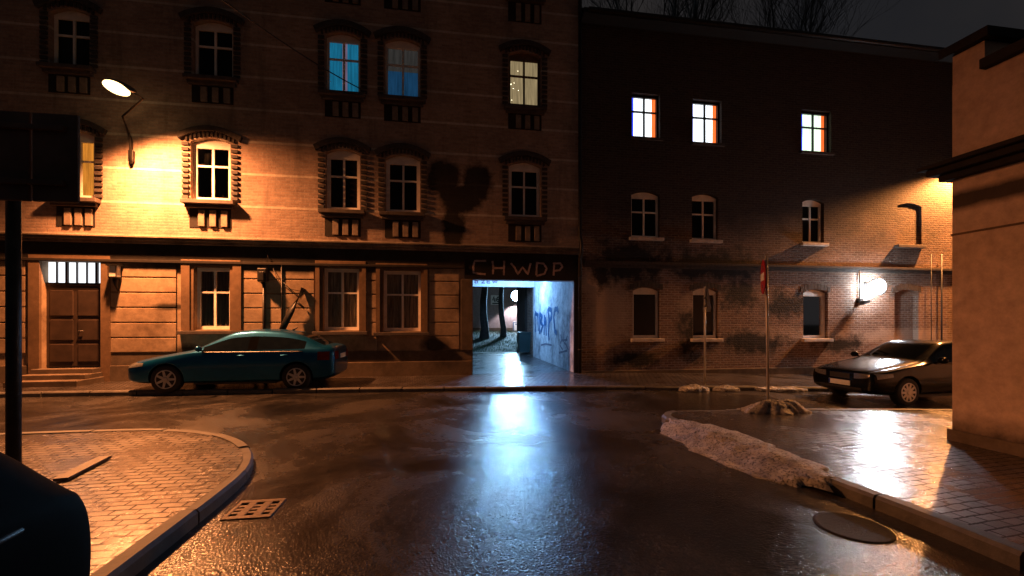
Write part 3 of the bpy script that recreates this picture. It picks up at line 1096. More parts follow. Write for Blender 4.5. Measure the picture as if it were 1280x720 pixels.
def kerb(name, line, h, w=.13, stone=1.0):
    """Row of kerb stones along a polyline, the line being its outer (road) edge; gaps show as joints."""
    line = [Vector((x, y)) for x, y in line]
    # resample evenly
    pts = []
    acc = [0]
    for a, b in zip(line, line[1:]):
        acc.append(acc[-1] + (b - a).length)

    def at(s):
        for i in range(len(line) - 1):
            if acc[i + 1] >= s:
                return line[i].lerp(line[i + 1], (s - acc[i]) / max(1e-6, acc[i + 1] - acc[i]))
        return line[-1]
    mb = MB()
    s = 0
    rnd = random.Random(3)
    while s < acc[-1] - .1:
        e = min(s + stone, acc[-1])
        nsub = max(1, int((e - s) / .25))
        prev = None
        dz = rnd.uniform(-.014, .010)
        for k in range(nsub + 1):
            u = s + .012 + (e - s - .024) * k / nsub
            p, q = at(max(0, u - .05)), at(min(acc[-1], u + .05))
            t = (q - p).normalized()
            nrm = Vector((-t.y, t.x))        # left of travel = pavement side
            c = at(u)
            i_ = c + nrm * w
            z = gz(c.x)
            ring = [mb.bm.verts.new(v) for v in ((c.x, c.y, z - .2), (c.x, c.y, z + h - .025 + dz), (c.x + nrm.x * .025, c.y + nrm.y * .025, z + h + .005 + dz), (i_.x, i_.y, z + h + .005 + dz), (i_.x, i_.y, z - .2))]
            if prev:
                for j in range(5):
                    mb.bm.faces.new((prev[j], ring[j], ring[(j + 1) % 5], prev[(j + 1) % 5]))
            else:
                mb.bm.faces.new(ring)
            prev = ring
        mb.bm.faces.new(prev[::-1])
        s = e
    return struct(mb.build(name, M['kerb']))


# left pavement corner
LK = [(-2.05, -20), (-2.05, 4.3)] + arcp(-4.65, 4.55, 2.6, 0, 90, 14)[1:] + [(-60, 7.3)]
kerb('kerb', LK, .12)
LKi = [(-2.16, -20), (-2.16, 4.3)] + arcp(-4.65, 4.55, 2.49, 0, 90, 14)[1:] + [(-60, 7.19)]
slab('pavement', LKi + [(-60, -20)], M['pavers'], .12)
# right pavement corner
RK = [(60, 7.0), (9, 7.05)] + arcp(4.15, 6.6, .58, 90, 180, 8) + [(3.88, 3.0), (3.9, -20)]
kerb('kerb', RK, .12)
RKi = [(60, 6.9), (9, 6.95)] + arcp(4.15, 6.6, .47, 90, 180, 8) + [(3.99, 3.0), (4.01, -20)]
slab('pavement', RKi + [(60, -20)], M['pavers2'], .12)
# far pavement
FK = [(-60, 11.9), (-14, 11.5), (-8, 11.2), (1, 10.55), (6, 10.05), (12, 9.9), (60, 9.9)]
kerb('kerb', FK, .10)
slab('pavement', [(x, y + .11) for x, y in FK] + [(60, Y0 + .02), (-60, Y0 + .02)], M['pavers3'], .10)
# passage floor and yard


def yz(x, y):
    t = min(1, max(0, (y - 22.5) / 8))
    s = t * t * (3 - 2 * t)
    return .10 + .92 * s + .05 * noise.noise((x * .7, y * .7, 0)) * min(1, max(0, (y - 21)))


struct(sheet('yard_paving', GX0 - .05, GX1 + .05, Y0 + .02, 22.0, .5, lambda x, y: .104, M['pavers3']))
struct(sheet('yard_ground', -14, 16, BACK, 34, .6, lambda x, y: yz(x, y) - .02, M['earth']))
# grass blades over the bank
mb = MB()
rg = random.Random(5)
for _ in range(9000):
    x, y = rg.uniform(-1.5, 6.5), rg.uniform(22.8, 31.2)
    z = yz(x, y) - .03
    h = rg.uniform(.05, .16)
    a = rg.uniform(0, 6.28)
    dx, dy = .012 * math.cos(a), .012 * math.sin(a)
    lx, ly = rg.uniform(-.06, .06), rg.uniform(-.06, .06)
    mb.bm.faces.new([mb.bm.verts.new(p) for p in ((x - dx, y - dy, z), (x + dx, y + dy, z), (x + lx, y + ly, z + h))])
gm = plain('night_grass', (.05, .09, .035), .6, var=.4)
o = mb.build('grass', gm, None, fix=False)
tag(o, 'short wet grass on the bank in the yard beyond the gateway', 'grass', None, 'stuff')

# ------------------------------------------------------------------ yard things
YF = 31.6
yb = thing('yard_building', 'pink rendered building across the yard seen through the gateway', 'building', (2, YF, .8))
mb = MB()
mb.box(-14, 16, YF, YF + 8, .3, 10)
mb.build('wall', M['pinkwall'], yb)
mb = MB()
mb.box(-14, 16, YF - .06, YF + .01, .3, 1.25, .02)
mb.build('plinth', M['plinth'], yb)
mb = MB()
mb.prism([(-14, YF - .4, 10), (-14, YF + 4, 12.5), (-14, YF + 8.4, 10)], (30, 0, 0))
mb.build('roof', M['roof'], yb)


def board(name, label, cat, px0, px1, py0, py1, Y, mat, glyphs, gmat, w=.03):
    a, b, c, d = rect(px0, px1, py0, py1, Y)
    t = thing(name, label, cat, ((a + b) / 2, Y, c))
    MB().box(a, b, Y - .035, Y - .004, c, d, .006).build('sign_plate', mat, t)
    mb = MB()
    for i, s_ in enumerate(glyphs):
        mb.ribbon([(a + (b - a) * u, Y - .038 - .0007 * i, c + (d - c) * v) for u, v in s_], w, (0, -1, 0))
    mb.build('lettering', gmat, t, fix=False)
    return t


G46 = [[(.33, .85), (.2, .5), (.48, .5)], [(.42, .7), (.42, .3)], [(.78, .85), (.6, .6), (.58, .42), (.72, .32), (.84, .44), (.76, .56), (.6, .52)], [(.15, .14), (.85, .14)]]
board('house_sign', 'small white sign numbered 46 high on the pink yard wall', 'sign', 613.5, 625.5, 369, 381, YF, M['signwhite'], G46, M['plastic'], .08)
board('notice_board', 'small framed notice low on the pink yard wall under the bright lamp', 'notice', 641, 652.5, 402, 415, YF - .07, M['signwhite'],
      [[(.06, .06), (.06, .94), (.94, .94), (.94, .06), (.06, .06)], [(.5, .2), (.5, .8)], [(.25, .75), (.75, .75)]], M['bluespray'], .07)


def branch(mb, p, d, ln, r, lvl, rnd, seg=6, last=4):
    pts, rad = [p.copy()], [r]
    n = 4
    for k in range(n):
        d = (d + Vector((rnd.uniform(-.18, .18), rnd.uniform(-.18, .18), rnd.uniform(-.02, .14)))).normalized()
        p = p + d * ln / n
        pts.append(p.copy())
        rad.append(max(.006, r * (1 - .62 * (k + 1) / n)))
    mb.tube(pts, rad, seg if lvl < 2 else 4, lvl < 2)
    if lvl >= last:
        return
    kids = (4, 5, 5, 4, 3)[lvl]
    for k in range(kids):
        t = rnd.uniform(.35, 1.0) if k else 1.0
        i = min(n, max(1, int(t * n)))
        dd = (d + Vector((rnd.uniform(-.75, .75), rnd.uniform(-.75, .75), rnd.uniform(-.1, .55)))).normalized()
        branch(mb, pts[i], dd, ln * rnd.uniform(.55, .78), rad[i] * .7, lvl + 1, rnd, seg, last)


def tree(label, x, y, z, h, r, seed, lean=(0, 0), group=None, bare=True):
    rnd = random.Random(seed)
    t = thing('bare_tree', label, 'tree', (x, y, z), 0, group)
    mb = MB()
    n = 7
    pts = [Vector((x + lean[0] * h * k / n + .06 * math.sin(k * 1.9), y + lean[1] * h * k / n, z - .2 + (h + .2) * k / n)) for k in range(n + 1)]
    mb.tube(pts, [r * (1.35 if k == 0 else 1 - .5 * k / n) for k in range(n + 1)], 12)
    mb.build('trunk', M['bark'], t)
    mb = MB()
    for k in range(5):
        a = k * 1.257 + rnd.uniform(-.3, .3)
        branch(mb, pts[-1 - (k % 2)], Vector((math.cos(a) * .55, math.sin(a) * .55, .9)).normalized(), h * .5, r * .4, 1, rnd, 6, 5 if h > 10 else 3)
    branch(mb, pts[-1], Vector((0, 0, 1)), h * .55, r * .45, 1, rnd, 6, 5 if h > 10 else 3)
    mb.build('crown', M['bark'], t)
    return t


for px, Y_, z, seed, lb in ((605, 27.2, .55, 1, 'dark bare tree at the left jamb side of the gateway view'), (629, 27.6, .6, 2, 'dark slimmer bare tree seen through the middle of the gateway')):
    x, _ = onY(px, 430, Y_)
    tree(lb, x, Y_, z, 6.0, .27 if seed == 1 else .2, seed, (.0, 0.0) if seed == 1 else (-.05, 0), 'trees in the yard')
for px, Y_, seed, lb in ((835, 26, 11, 'bare tree above the roof of the brick house, left of the two'), (975, 27, 12, 'bare tree above the roof of the brick house, right of the two'),):
    x, _ = onY(px, 0, Y_)
    tree(lb, x, Y_, 0, 14.5, .35, seed, (0, 0), 'bare trees behind the brick house')

# shed at the right end of the passage view
sx0 = onY(656.5, 400, 23.2)[0]
sh = thing('yard_shed', 'dark narrow brick shed at the right of the gateway view', 'shed', (sx0 + 1.2, 23.2, .1))
mb = MB()
mb.box(sx0, sx0 + 2.4, 23.2, 26, -.2, 4.6)
mb.build('wall', M['darkbrick'], sh)
mb = MB()
mb.box(sx0 - .08, sx0 + 2.5, 23.05, 26.1, 4.602, 4.75)
mb.build('roof', M['roof'], sh)
# wheelie bin in front of the shed
bx = onY(655, 420, 21.3)[0]
wb = thing('wheelie_bin', 'dark wheeled bin standing at the far right end of the passage', 'bin', (bx, 21.3, .11))
zb_ = .11
mb = MB()
mb.prism([(bx - .24, 21.08, zb_ + .06), (bx + .24, 21.08, zb_ + .06), (bx + .30, 21.0, zb_ + 1.0), (bx - .30, 21.0, zb_ + 1.0)], (0, .55, 0))
mb.build('body', M['bin'], wb)
mb = MB()
mb.box(bx - .32, bx + .32, 20.96, 21.62, zb_ + 1.003, zb_ + 1.07, .02)
mb.build('lid', M['bin'], wb)
for s_ in (-1, 1):
    MB().lathe([(.02, -.03), (.1, -.03), (.1, .03), (.02, .03)], Matrix.Translation((bx + s_ * .27, 21.6, zb_ + .1)) @ Matrix.Rotation(R(90), 4, 'Y'), 18).build('wheel', M['rubber'], wb)

# ================================================================== lamps
# sodium street lamp on a wall bracket
lx, lz = onY(150, 112, 11.95)
sl = thing('street_lamp', 'glaring orange sodium street lamp on a bracket of the tenement wall', 'street lamp', (onY(166, 200)[0], Y0, onY(166, 200)[1]))
wx, wz = onY(166, 180)
mb = MB()
mb.tube([(wx, Y0 - .08, wz - .55), (wx, Y0 - .08, wz + .1), (wx - .05, Y0 - .3, wz + .6), (lx + .2, 12.45, lz + .05), (lx + .05, 12.12, lz + .12)], [.045, .035, .026, .024, .024])
mb.box(wx - .06, wx + .06, Y0 - .1, Y0 - .003, wz - .5, wz - .2, .01)
mb.build('bracket', M['iron'], sl)
rot = Matrix.Rotation(R(25), 4, 'Y') @ Matrix.Rotation(R(20), 4, 'X')
mb = MB()
mb.ball((lx, 12.0, lz + .13), .22, 1.5, 1.0, .36, rot)
mb.build('lamp_head', M['zinc'], sl)
mb = MB()
mb.ball((lx - .03, 11.88, lz), .22, 1.35, .9, .62, rot)
mb.build('lens', sodium_lens, sl)
lamp('sodium_light', 'SPOT', (lx + .05, 11.85, lz - .24), 11500, (1.0, .345, .11), sl, .16, aim=(lx + 1.3, 11.4, 2.0), size=154, blend=1.0)

# white wall lamp by the doorway
x, z = onY(1101, 358, Y0 - .55)
wl = thing('wall_lamp', 'glaring white wall lamp on the brick front beside the arched doorway', 'wall lamp', (x, Y0, z))
mb = MB()
mb.tube([(x, Y0 - .003, z + .12), (x, Y0 - .3, z + .27), (x, Y0 - .55, z + .2)], .02)
mb.box(x - .07, x + .07, Y0 - .04, Y0 - .002, z + .02, z + .2, .01)
mb.build('bracket', M['iron'], wl)
MB().lathe([(.0001, .0), (.27, .0), (.30, .05), (.27, .05), (.25, .02), (.0001, .02)], Matrix.Translation((x, Y0 - .46, z)) @ Matrix.Rotation(R(90), 4, 'X'), 28).build('shield_plate', M['iron'], wl)  # added back plate keeps the globe's light off the wall
MB().ball((x, Y0 - .53, z), .21, 1, .5, 1).build('globe', white_lens, wl)
lamp('white_light', 'POINT', (x, Y0 - .82, z), 6, (.9, .95, 1.0), wl, .12)

# sodium lamp further along the brick front, beyond the corner building
x = 18.3
z = 7.2
s2 = thing('street_lamp', 'sodium street lamp on the brick front hidden beyond the salmon corner building', 'street lamp', (x, Y0, z))
mb = MB()
mb.tube([(x, Y0 - .05, z - .4), (x, Y0 - .2, z + .1), (x, 12.6, z + .3)], .035)
mb.build('bracket', M['iron'], s2)
MB().ball((x, 12.58, z + .28), .24, 1.5, 1.0, .36).build('lamp_head', M['zinc'], s2)
MB().ball((x, 12.55, z + .19), .18, 1.35, .9, .5).build('lens', sodium_lens, s2)
lamp('sodium_light', 'SPOT', (x, 12.5, z + .02), 9000, (1.0, .37, .10), s2, .12, aim=(x - .3, 12.45, 0), size=150, blend=.45)

# yard lamp
x, z = onY(645.5, 370, YF - 1.0)
yl = thing('yard_lamp', 'glaring blue white lamp on the pink yard wall through the gateway', 'wall lamp', (x, YF, z))
mb = MB()
mb.tube([(x, YF - .002, z + .1), (x, YF - .7, z + .2), (x, YF - 1.0, z)], .03)
mb.lathe([(.0001, 0), (.40, 0), (.44, .1), (.40, .1), (.38, .03), (.0001, .03)], Matrix.Translation((x, YF - 1.0, z)) @ Matrix.Rotation(R(90), 4, 'X'), 28)
mb.build('housing', M['iron'], yl)
MB().ball((x, YF - 1.05, z), .35, 1, .12, 1).build('lens', cool_lens, yl)
lamp('cool_light', 'SPOT', (x, YF - .55, z - .3), 650, (.85, .82, .95), yl, .1, aim=(x + .15, YF - .8, 0), size=118, blend=.25)
lamp('cool_spill', 'SPOT', (x, YF - 1.4, z - .05), 1500, (.22, .60, 1.0), yl, .2, aim=(x - 1.4, 20, .5), size=120, blend=.6)
# bulkhead lamp under the passage ceiling
bl = thing('bulkhead_lamp', 'cool bulkhead lamp under the passage ceiling behind the graffiti lintel', 'ceiling lamp', (2.9, 17.4, 3.6))
MB().lathe([(.05, 3.598), (.16, 3.597), (.16, 3.55), (.1, 3.54)], Matrix.Translation((2.9, 17.4, 0)), 24).build('base', M['zinc'], bl)
MB().ball((2.9, 17.4, 3.52), .12, 1, 1, .55).build('globe', glow('bulkhead_lens', (.5, .78, 1.0), 6), bl)
lamp('bulkhead_light', 'POINT', (2.9, 17.4, 3.38), 560, (.22, .5, 1.0), bl, .08)

# unlit lantern and number plate by the door
x, z = onY(149, 341)
wn = thing('wall_lantern', 'small unlit wall lantern beside the front door of the tenement', 'lantern', (x, Y0, z))
mb = MB()
mb.box(x - .1, x + .1, Y0 - .26, Y0 - .05, z - .16, z - .12, .01)
mb.prism([(x - .13, Y0 - .29, z + .16), (x + .13, Y0 - .29, z + .16), (x + .13, Y0 - .03, z + .16), (x - .13, Y0 - .03, z + .16)], (0, 0, .04))
for dx in (-.1, .085):
    for dy in (-.26, -.065):
        mb.box(x + dx, x + dx + .015, Y0 + dy, Y0 + dy + .015, z - .12, z + .16)
mb.tube([(x, Y0 - .15, z - .16), (x, Y0 - .12, z - .32), (x, Y0 - .03, z - .5)], [.06, .045, .02])
mb.build('cage', M['iron'], wn)
MB().box(x - .08, x + .08, Y0 - .24, Y0 - .07, z - .118, z + .158).build('glazing', M['signwhite'], wn)

# ================================================================== street things
# no-entry sign on the right pavement
nx, ny = 5.70, 6.95
nz = gz(nx) + .12
ne = thing('no_entry_sign', 'red and white no entry sign seen nearly edge on above a snow heap', 'road sign', (nx, ny, nz))
mb = MB()
mb.tube([(nx + .03, ny, nz - .2), (nx - .015, ny, 2.88)], .024, 12)
mb.build('post', M['palepost'], ne)
nv = Vector((-.845, .535, 0)).normalized()
side = nv.cross(Vector((0, 0, 1)))
cz = 2.50
cc = Vector((nx - .01, ny, cz)) + nv * .05
mat = Matrix.Translation(cc) @ nv.to_track_quat('Z', 'Y').to_matrix().to_4x4()
dk = MB().lathe([(.30, -.004), (.31, -.004), (.31, .010), (.30, .012)], mat, 40).build('sign_disc', M['signred'], ne)
mb = MB()
for h in (-.15, .15):
    mb.box(-.06, .06, -.02, .02, -.03, .03)
bm = MB()
pp = [cc + nv * .0155 + side * u + Vector((0, 0, v)) for u, v in ((-.23, -.07), (.23, -.07), (.23, .07), (-.23, .07))]
bm.prism(pp, nv * .002)
bm.build('white_bar', M['signwhite'], dk)
bm = MB()
for h in (-.17, .17):
    q = cc - nv * .006 + Vector((0, 0, h))
    bm.prism([q + side * u + Vector((0, 0, v)) for u, v in ((-.16, -.02), (.16, -.02), (.16, .02), (-.16, .02))], -nv * .02)
    bm.tube([q - nv * .02 - Vector((0, 0, .03)), q - nv * .02 + Vector((0, 0, .03))], .045, 12)
bm.build('clamp', M['zinc'], ne)

# warning triangle on the far pavement
tx, ty = 6.75, 10.45
tz = gz(tx) + .1
tri = thing('warning_sign', 'triangular road sign seen from behind on a thin post before the brick house', 'road sign', (tx, ty, tz))
MB().tube([(tx, ty, tz - .2), (tx, ty, 2.62)], .026, 12).build('post', M['palepost'], tri)
tn = Vector((.95, -.30, 0)).normalized()
ts = tn.cross(Vector((0, 0, 1)))
c_ = Vector((tx, ty, 2.2)) + tn * .045
outl = []
for k in range(3):
    ang = R(90 + 120 * k)
    for e in (-.13, .13):
        outl.append(c_ + ts * (.40 * math.cos(ang + e)) + Vector((0, 0, .40 * math.sin(ang + e))))
dk = MB().prism(outl, tn * .012).build('sign_plate', M['signback'], tri)
outl2 = [c_ + tn * .0135 + (p - c_) * .97 for p in outl]
f_ = MB().prism(outl2, tn * .002).build('face_border', M['signred'], dk)
mb = MB()
for h in (-.1, .12):
    q = c_ - tn * .002 + Vector((0, 0, h))
    mb.prism([q + ts * u + Vector((0, 0, v)) for u, v in ((-.14, -.018), (.14, -.018), (.14, .018), (-.14, .018))], -tn * .02)
    mb.tube([(tx, ty, 2.2 + h - .03), (tx, ty, 2.2 + h + .03)], .04, 12)
mb.build('clamp', M['zinc'], tri)

# big sign board seen from behind on the near left
bx0, by = onY(97, 200, 3.2)[0], 3.2
zt_, zb2 = onY(60, 141, 3.2)[1], onY(60, 252, 3.2)[1]
px_ = onY(17, 400, 3.27)[0]
sb = thing('sign_board', 'dark road sign board seen from behind on a post at the left edge', 'road sign', (px_, 3.26, .12))
MB().tube([(px_, 3.27, -.1), (px_, 3.27, zt_ - .02)], .036, 14).build('post', M['iron'], sb)
mb = MB()
xm = onY(38, 200, 3.2)[0]
mb.box(px_ - .95, xm - .006, 3.2, 3.225, zb2, zt_, .008)
mb.box(xm + .006, bx0, 3.2, 3.225, zb2, zt_, .008)
bd = mb.build('board', M['boardback'], sb)
mb = MB()
for z in (zb2 + .1, zt_ - .12):
    mb.box(px_ - .8, bx0 - .06, 3.17, 3.199, z, z + .035, .004)
mb.build('rail', M['boardback'], bd)

# drain grate
gx, gy = onY(318, 640, 1)[0], 0
dr_x, dr_y = -1.70, 4.22
dg = thing('drain_grate', 'slotted cast iron drain grate sunk in the road beside the left kerb', 'drain', (dr_x, dr_y, 0))
mb = MB()
mb.box(dr_x - .2, dr_x + .2, dr_y - .2, dr_y - .141, -.04, .012, .004)
mb.box(dr_x - .2, dr_x + .2, dr_y + .141, dr_y + .2, -.04, .012, .004)
for k in range(4):
    x = dr_x - .2 + k * .4 / 3.0
    mb.box(max(dr_x - .2, x - .035), min(dr_x + .2, x + .035), dr_y - .142, dr_y + .142, -.04, .011, .004)
for k in range(1, 4):
    y = dr_y - .14 + k * .28 / 4
    mb.box(dr_x - .18, dr_x + .18, y - .02, y + .02, -.035, .008)
mb.build('grate', M['castiron'], dg)
MB().quad((dr_x - .19, dr_y - .19, .002), (dr_x + .19, dr_y - .19, .002), (dr_x + .19, dr_y + .19, .002), (dr_x - .19, dr_y + .19, .002)).build('pit_dark_sheet', M['void'], dg)  # flat black sheet; the darkness below the grate is in its colour
# manhole by right kerb (dark oval in the road)
mx_, my_ = 3.33, 3.1
mh = MB().lathe([(.27, -.05), (.27, .006), (.245, .008), (.235, .004), (.0001, .004)], Matrix.Translation((mx_, my_, gz(mx_))), 40)
tag(mh.build('manhole_cover', M['manhole']), 'round iron manhole cover in the wet road by the right kerb', 'manhole')
# plank lying on the left pavement
mb = MB()
pa, pb = Vector((-3.74, 4.88, .13)), Vector((-3.86, 5.62, .13))
dv = (pb - pa).normalized()
sv = Vector((-dv.y, dv.x, 0)) * .06
mb.prism([pa - sv, pb - sv, pb + sv, pa + sv], (0, 0, .03))
tag(mb.build('plank', M['plank']), 'wet narrow plank lying on the left pavement behind the black hatchback', 'plank')


def heap(name, label, cat, cx, cy, rx, ry, h, rot=0, seed=0, base=None, group=None):
    n, rings = 72, 26
    bm = bmesh.new()
    c0, s0 = math.cos(rot), math.sin(rot)
    vs = []
    for i in range(rings + 1):
        row = []
        for k in range(n):
            a = 2 * math.pi * k / n
            edge = 1 + .28 * noise.noise((math.cos(a) * 1.6 + seed, math.sin(a) * 1.6, seed * .7)) + .22 * noise.noise((math.cos(a) * 6 + seed, math.sin(a) * 6, seed)) + .1 * noise.noise((math.cos(a) * 15, math.sin(a) * 15, seed))
            t = i / rings
            u, v = rx * t * edge * math.cos(a), ry * t * edge * math.sin(a)
            x, y = cx + u * c0 - v * s0, cy + u * s0 + v * c0
            hh = h * (1 - t * t) ** .8 * (.75 + .7 * noise.noise((x * 3 + seed, y * 3, 1))) + (.02 * noise.noise((x * 7, y * 7, seed)) + .02 * noise.noise((x * 19, y * 19, seed)) + .028 * noise.noise((x * 43, y * 43, seed))) * (1 - t) ** .4
            if i >= rings:
                hh = -.06
            z = gz(x) + (base(x, y) if base else .12) + hh
            row.append(bm.verts.new((x, y, z)))
        vs.append(row)
    for i in range(rings):
        for k in range(n):
            f = bm.faces.new((vs[i][k], vs[i + 1][k], vs[i + 1][(k + 1) % n], vs[i][(k + 1) % n]))
            f.smooth = True
    bmesh.ops.remove_doubles(bm, verts=bm.verts[:], dist=1e-5)
    me = bpy.data.meshes.new(name)
    bm.to_mesh(me)
    bm.free()
    me.materials.append(M['snow'])
    o = bpy.data.objects.new(name, me)
    COL.objects.link(o)
    return tag(o, label, cat, group)


heap('snow_heap', 'dirty snow heap round the foot of the no entry sign post', 'snow heap', 5.85, 6.95, .62, .3, .2, 0, 1, None, 'dirty snow heaps')
heap('snow_heap', 'long ragged dirty snow heap along the right kerb in the road', 'snow heap', 3.66, 5.2, .46, 1.3, .05, .08, 2, lambda x, y: .003 + .127 * min(1, max(0, (x - (3.88 - .0861 * (y - 3)) + .34) / .34)), 'dirty snow heaps')
for k, (px, rx, lb) in enumerate(((866, .38, 'lump of old snow on the far kerb just left of the triangular sign post'), (908, .3, 'flat lump of old snow on the far kerb right of the triangular sign post'), (975, .7, 'thin streak of old snow on the far kerb behind the no entry sign'))):
    y = 9.95
    x = onY(px, 485, y)[0]
    heap('snow_lump', lb, 'snow', x, y, rx, .16, .09 if k < 2 else .05, 0, 5 + k, lambda x, y: .07, 'old snow on the far kerb')

# ================================================================== cars


def car(name, label, loc, rz, paint, st, ws, rw, sw, wheels, wr, halfw, opts):
    """Lofted body cut into panels. st: stations (x, zb, w, zbelt, wbelt, ztop, wtop, crown)."""
    T_ = thing(name, label, 'car', loc, rz)
    mw = WORLD[T_.name]
    bm = bmesh.new()
    rows = []
    for x, zb, w, zbl, wbl, zt, wt, cr in st:
        zm = zb + (zbl - zb) * .5
        hgt = max(.01, zt - zbl)
        g = .84
        pts = [(0, zb), (w * .80, zb), (w * .955, zb + .07), (w, zm), (w * .985, zbl - .10 * (zbl - zb)), (wbl, zbl),
               (wbl + (wt - wbl) * g, zbl + hgt * g), (wt, zt - .02), (wt * .85, zt + cr * .45), (0, zt + cr)]
        rows.append([(bm.verts.new((x, -y, z)), bm.verts.new((x, y, z)) if y > 0 else None) for y, z in pts])
    NR = 10
    mats = [M[paint], M['void']]
    # 0 paint, 1 arch, 2.. side windows, then windscreen, rear window
    glass_names = []

    def V(i, r, s):
        p = rows[i][r]
        return p[1] if (s and p[1] is not None) else p[0]
    for i in range(len(rows) - 1):
        for r in range(NR - 1):
            for s in (0, 1):
                q = [V(i, r, s), V(i + 1, r, s), V(i + 1, r + 1, s), V(i, r + 1, s)]
                q = list(dict.fromkeys(q))
                f = bm.faces.new(q if s == 0 else q[::-1])
                f.smooth = True
                key = None
                if r == 5:
                    for k, (a, b) in enumerate(sw):
                        if a <= i < b:
                            key = ('side_window', k, s)
                if r == 5 and sw[0][1] <= i < sw[1][0]:
                    f.material_index = 1
                if r == 8 and ws[0] <= i < ws[1]:
                    key = ('windscreen', 0, 0)
                if r == 8 and rw[0] <= i < rw[1]:
                    key = ('rear_window', 0, 0)
                if key:
                    if key not in glass_names:
                        glass_names.append(key)
                    f.material_index = 2 + glass_names.index(key)
    for i in (0, len(rows) - 1):
        for r in range(NR - 1):
            q = [V(i, r, 0), V(i, r + 1, 0), V(i, r + 1, 1), V(i, r, 1)]
            q = list(dict.fromkeys(q))
            f = bm.faces.new(q)
            f.smooth = True
    bmesh.ops.recalc_face_normals(bm, faces=bm.faces[:])
    cl = bm.edges.layers.float.new('crease_edge')
    for i in range(len(rows) - 1):
        for s in (0, 1):
            for r, cv in ((5, .55), (2, .4), (7, .25), (8, .3)):
                e = bm.edges.get((V(i, r, s), V(i + 1, r, s)))
                if e:
                    e[cl] = cv
    me = bpy.data.meshes.new('body')
    bm.to_mesh(me)
    bm.free()
    for m_ in mats + [M['carglass']] * len(glass_names):
        me.materials.append(m_)
    ob = bpy.data.objects.new('body_work', me)
    COL.objects.link(ob)
    ob.modifiers.new('sub', 'SUBSURF').levels = 3
    ob.modifiers['sub'].render_levels = 3
    cm = MB()
    for wx in wheels:
        for s in (-1, 1):
            cm.lathe([(wr * 1.14, -.26), (wr * 1.14, .26)], Matrix.Translation((wx, s * halfw, wr)) @ Matrix.Rotation(R(90), 4, 'X'), 40)
    cut = cm.build('cutter_work', M['plastic'])
    cut.data.materials.clear()
    cut.data.materials.append(M[paint])
    cut.data.materials.append(M['plastic'])
    for p in cut.data.polygons:
        p.material_index = 1
    bo = ob.modifiers.new('cut', 'BOOLEAN')
    bo.operation = 'DIFFERENCE'
    bo.object = cut
    bo.solver = 'EXACT'
    bo.material_mode = 'INDEX'
    dg_ = bpy.context.evaluated_depsgraph_get()
    dg_.update()
    full = bpy.data.meshes.new_from_object(ob.evaluated_get(dg_), depsgraph=dg_)
    bpy.data.objects.remove(ob)
    bpy.data.objects.remove(cut)
    fb = bmesh.new()
    fb.from_mesh(full)
    bvh = BVHTree.FromBMesh(fb)

    def sub(keep, nm, mats_, parent, push=0):
        b2 = fb.copy()
        bmesh.ops.delete(b2, geom=[f for f in b2.faces if not keep(f.material_index)], context='FACES')
        m2 = bpy.data.meshes.new(nm)
        b2.to_mesh(m2)
        b2.free()
        for m_ in mats_:
            m2.materials.append(m_)
        o = bpy.data.objects.new(nm, m2)
        COL.objects.link(o)
        o.parent = parent
        return o
    body = sub(lambda i: i < 2, 'body', mats, T_)
    for k, (nm, _, _) in enumerate(glass_names):
        o = sub(lambda i, k=k: i == 2 + k, nm, [M['carglass']] * (3 + len(glass_names)), T_)
    fb.free()
    L0 = st[0][0]
    L1 = st[-1][0]

    def fin(mb, nm, mat, par, fix=True):
        """mb holds car-local coordinates."""
        mb.bm.transform(mw)
        return mb.build(nm, mat, par, fix)

    def hit(o, d):
        r_ = bvh.ray_cast(Vector(o), Vector(d))
        return r_[0], r_[1]

    def patch(fn, nu, nv, nm, mat, off=.006, par=None):
        """Grid of rays onto the body; fn(u,v) -> origin, direction."""
        mb = MB()
        g = []
        for i in range(nu + 1):
            row = []
            for j in range(nv + 1):
                o, d = fn(i / nu, j / nv)
                p, n_ = hit(o, d)
                row.append(mb.bm.verts.new(p + n_ * off) if p else None)
            g.append(row)
        for i in range(nu):
            for j in range(nv):
                q = (g[i][j], g[i + 1][j], g[i + 1][j + 1], g[i][j + 1])
                if all(q):
                    f = mb.bm.faces.new(q)
                    f.smooth = True
        if not mb.bm.faces:
            mb.bm.free()
            return None
        return fin(mb, nm, mat, par or T_)

    def line(pts, nm_mb, rad=.008):
        q = []
        for o, d in pts:
            p, n_ = hit(o, d)
            if p:
                q.append(p)
        if len(q) > 1:
            nm_mb.tube(q, rad, 6)
    # panel gaps
    seams = MB()
    zs_ = [opts['sill'] + (opts['belt'] - opts['sill']) * k / 10 for k in range(11)]
    for s in (-1, 1):
        for xd in opts['doors']:
            line([((xd + .03 * math.sin(k / 10 * 3), s * 2, z), (0, -s, 0)) for k, z in enumerate(zs_)], seams)
        line([((opts['doors'][0] + (opts['doors'][-1] - opts['doors'][0]) * k / 14, s * 2, opts['sill']), (0, -s, 0)) for k in range(15)], seams)
    hx0, hx1 = opts['hood']
    for s in (-1, 1):
        line([((hx0 + (hx1 - hx0) * k / 10, s * opts['hoodw'] * (.86 + .14 * k / 10), 3), (0, 0, -1)) for k in range(11)], seams)
    if seams.bm.verts:
        fin(seams, 'panel_gaps', M['plastic'], body)
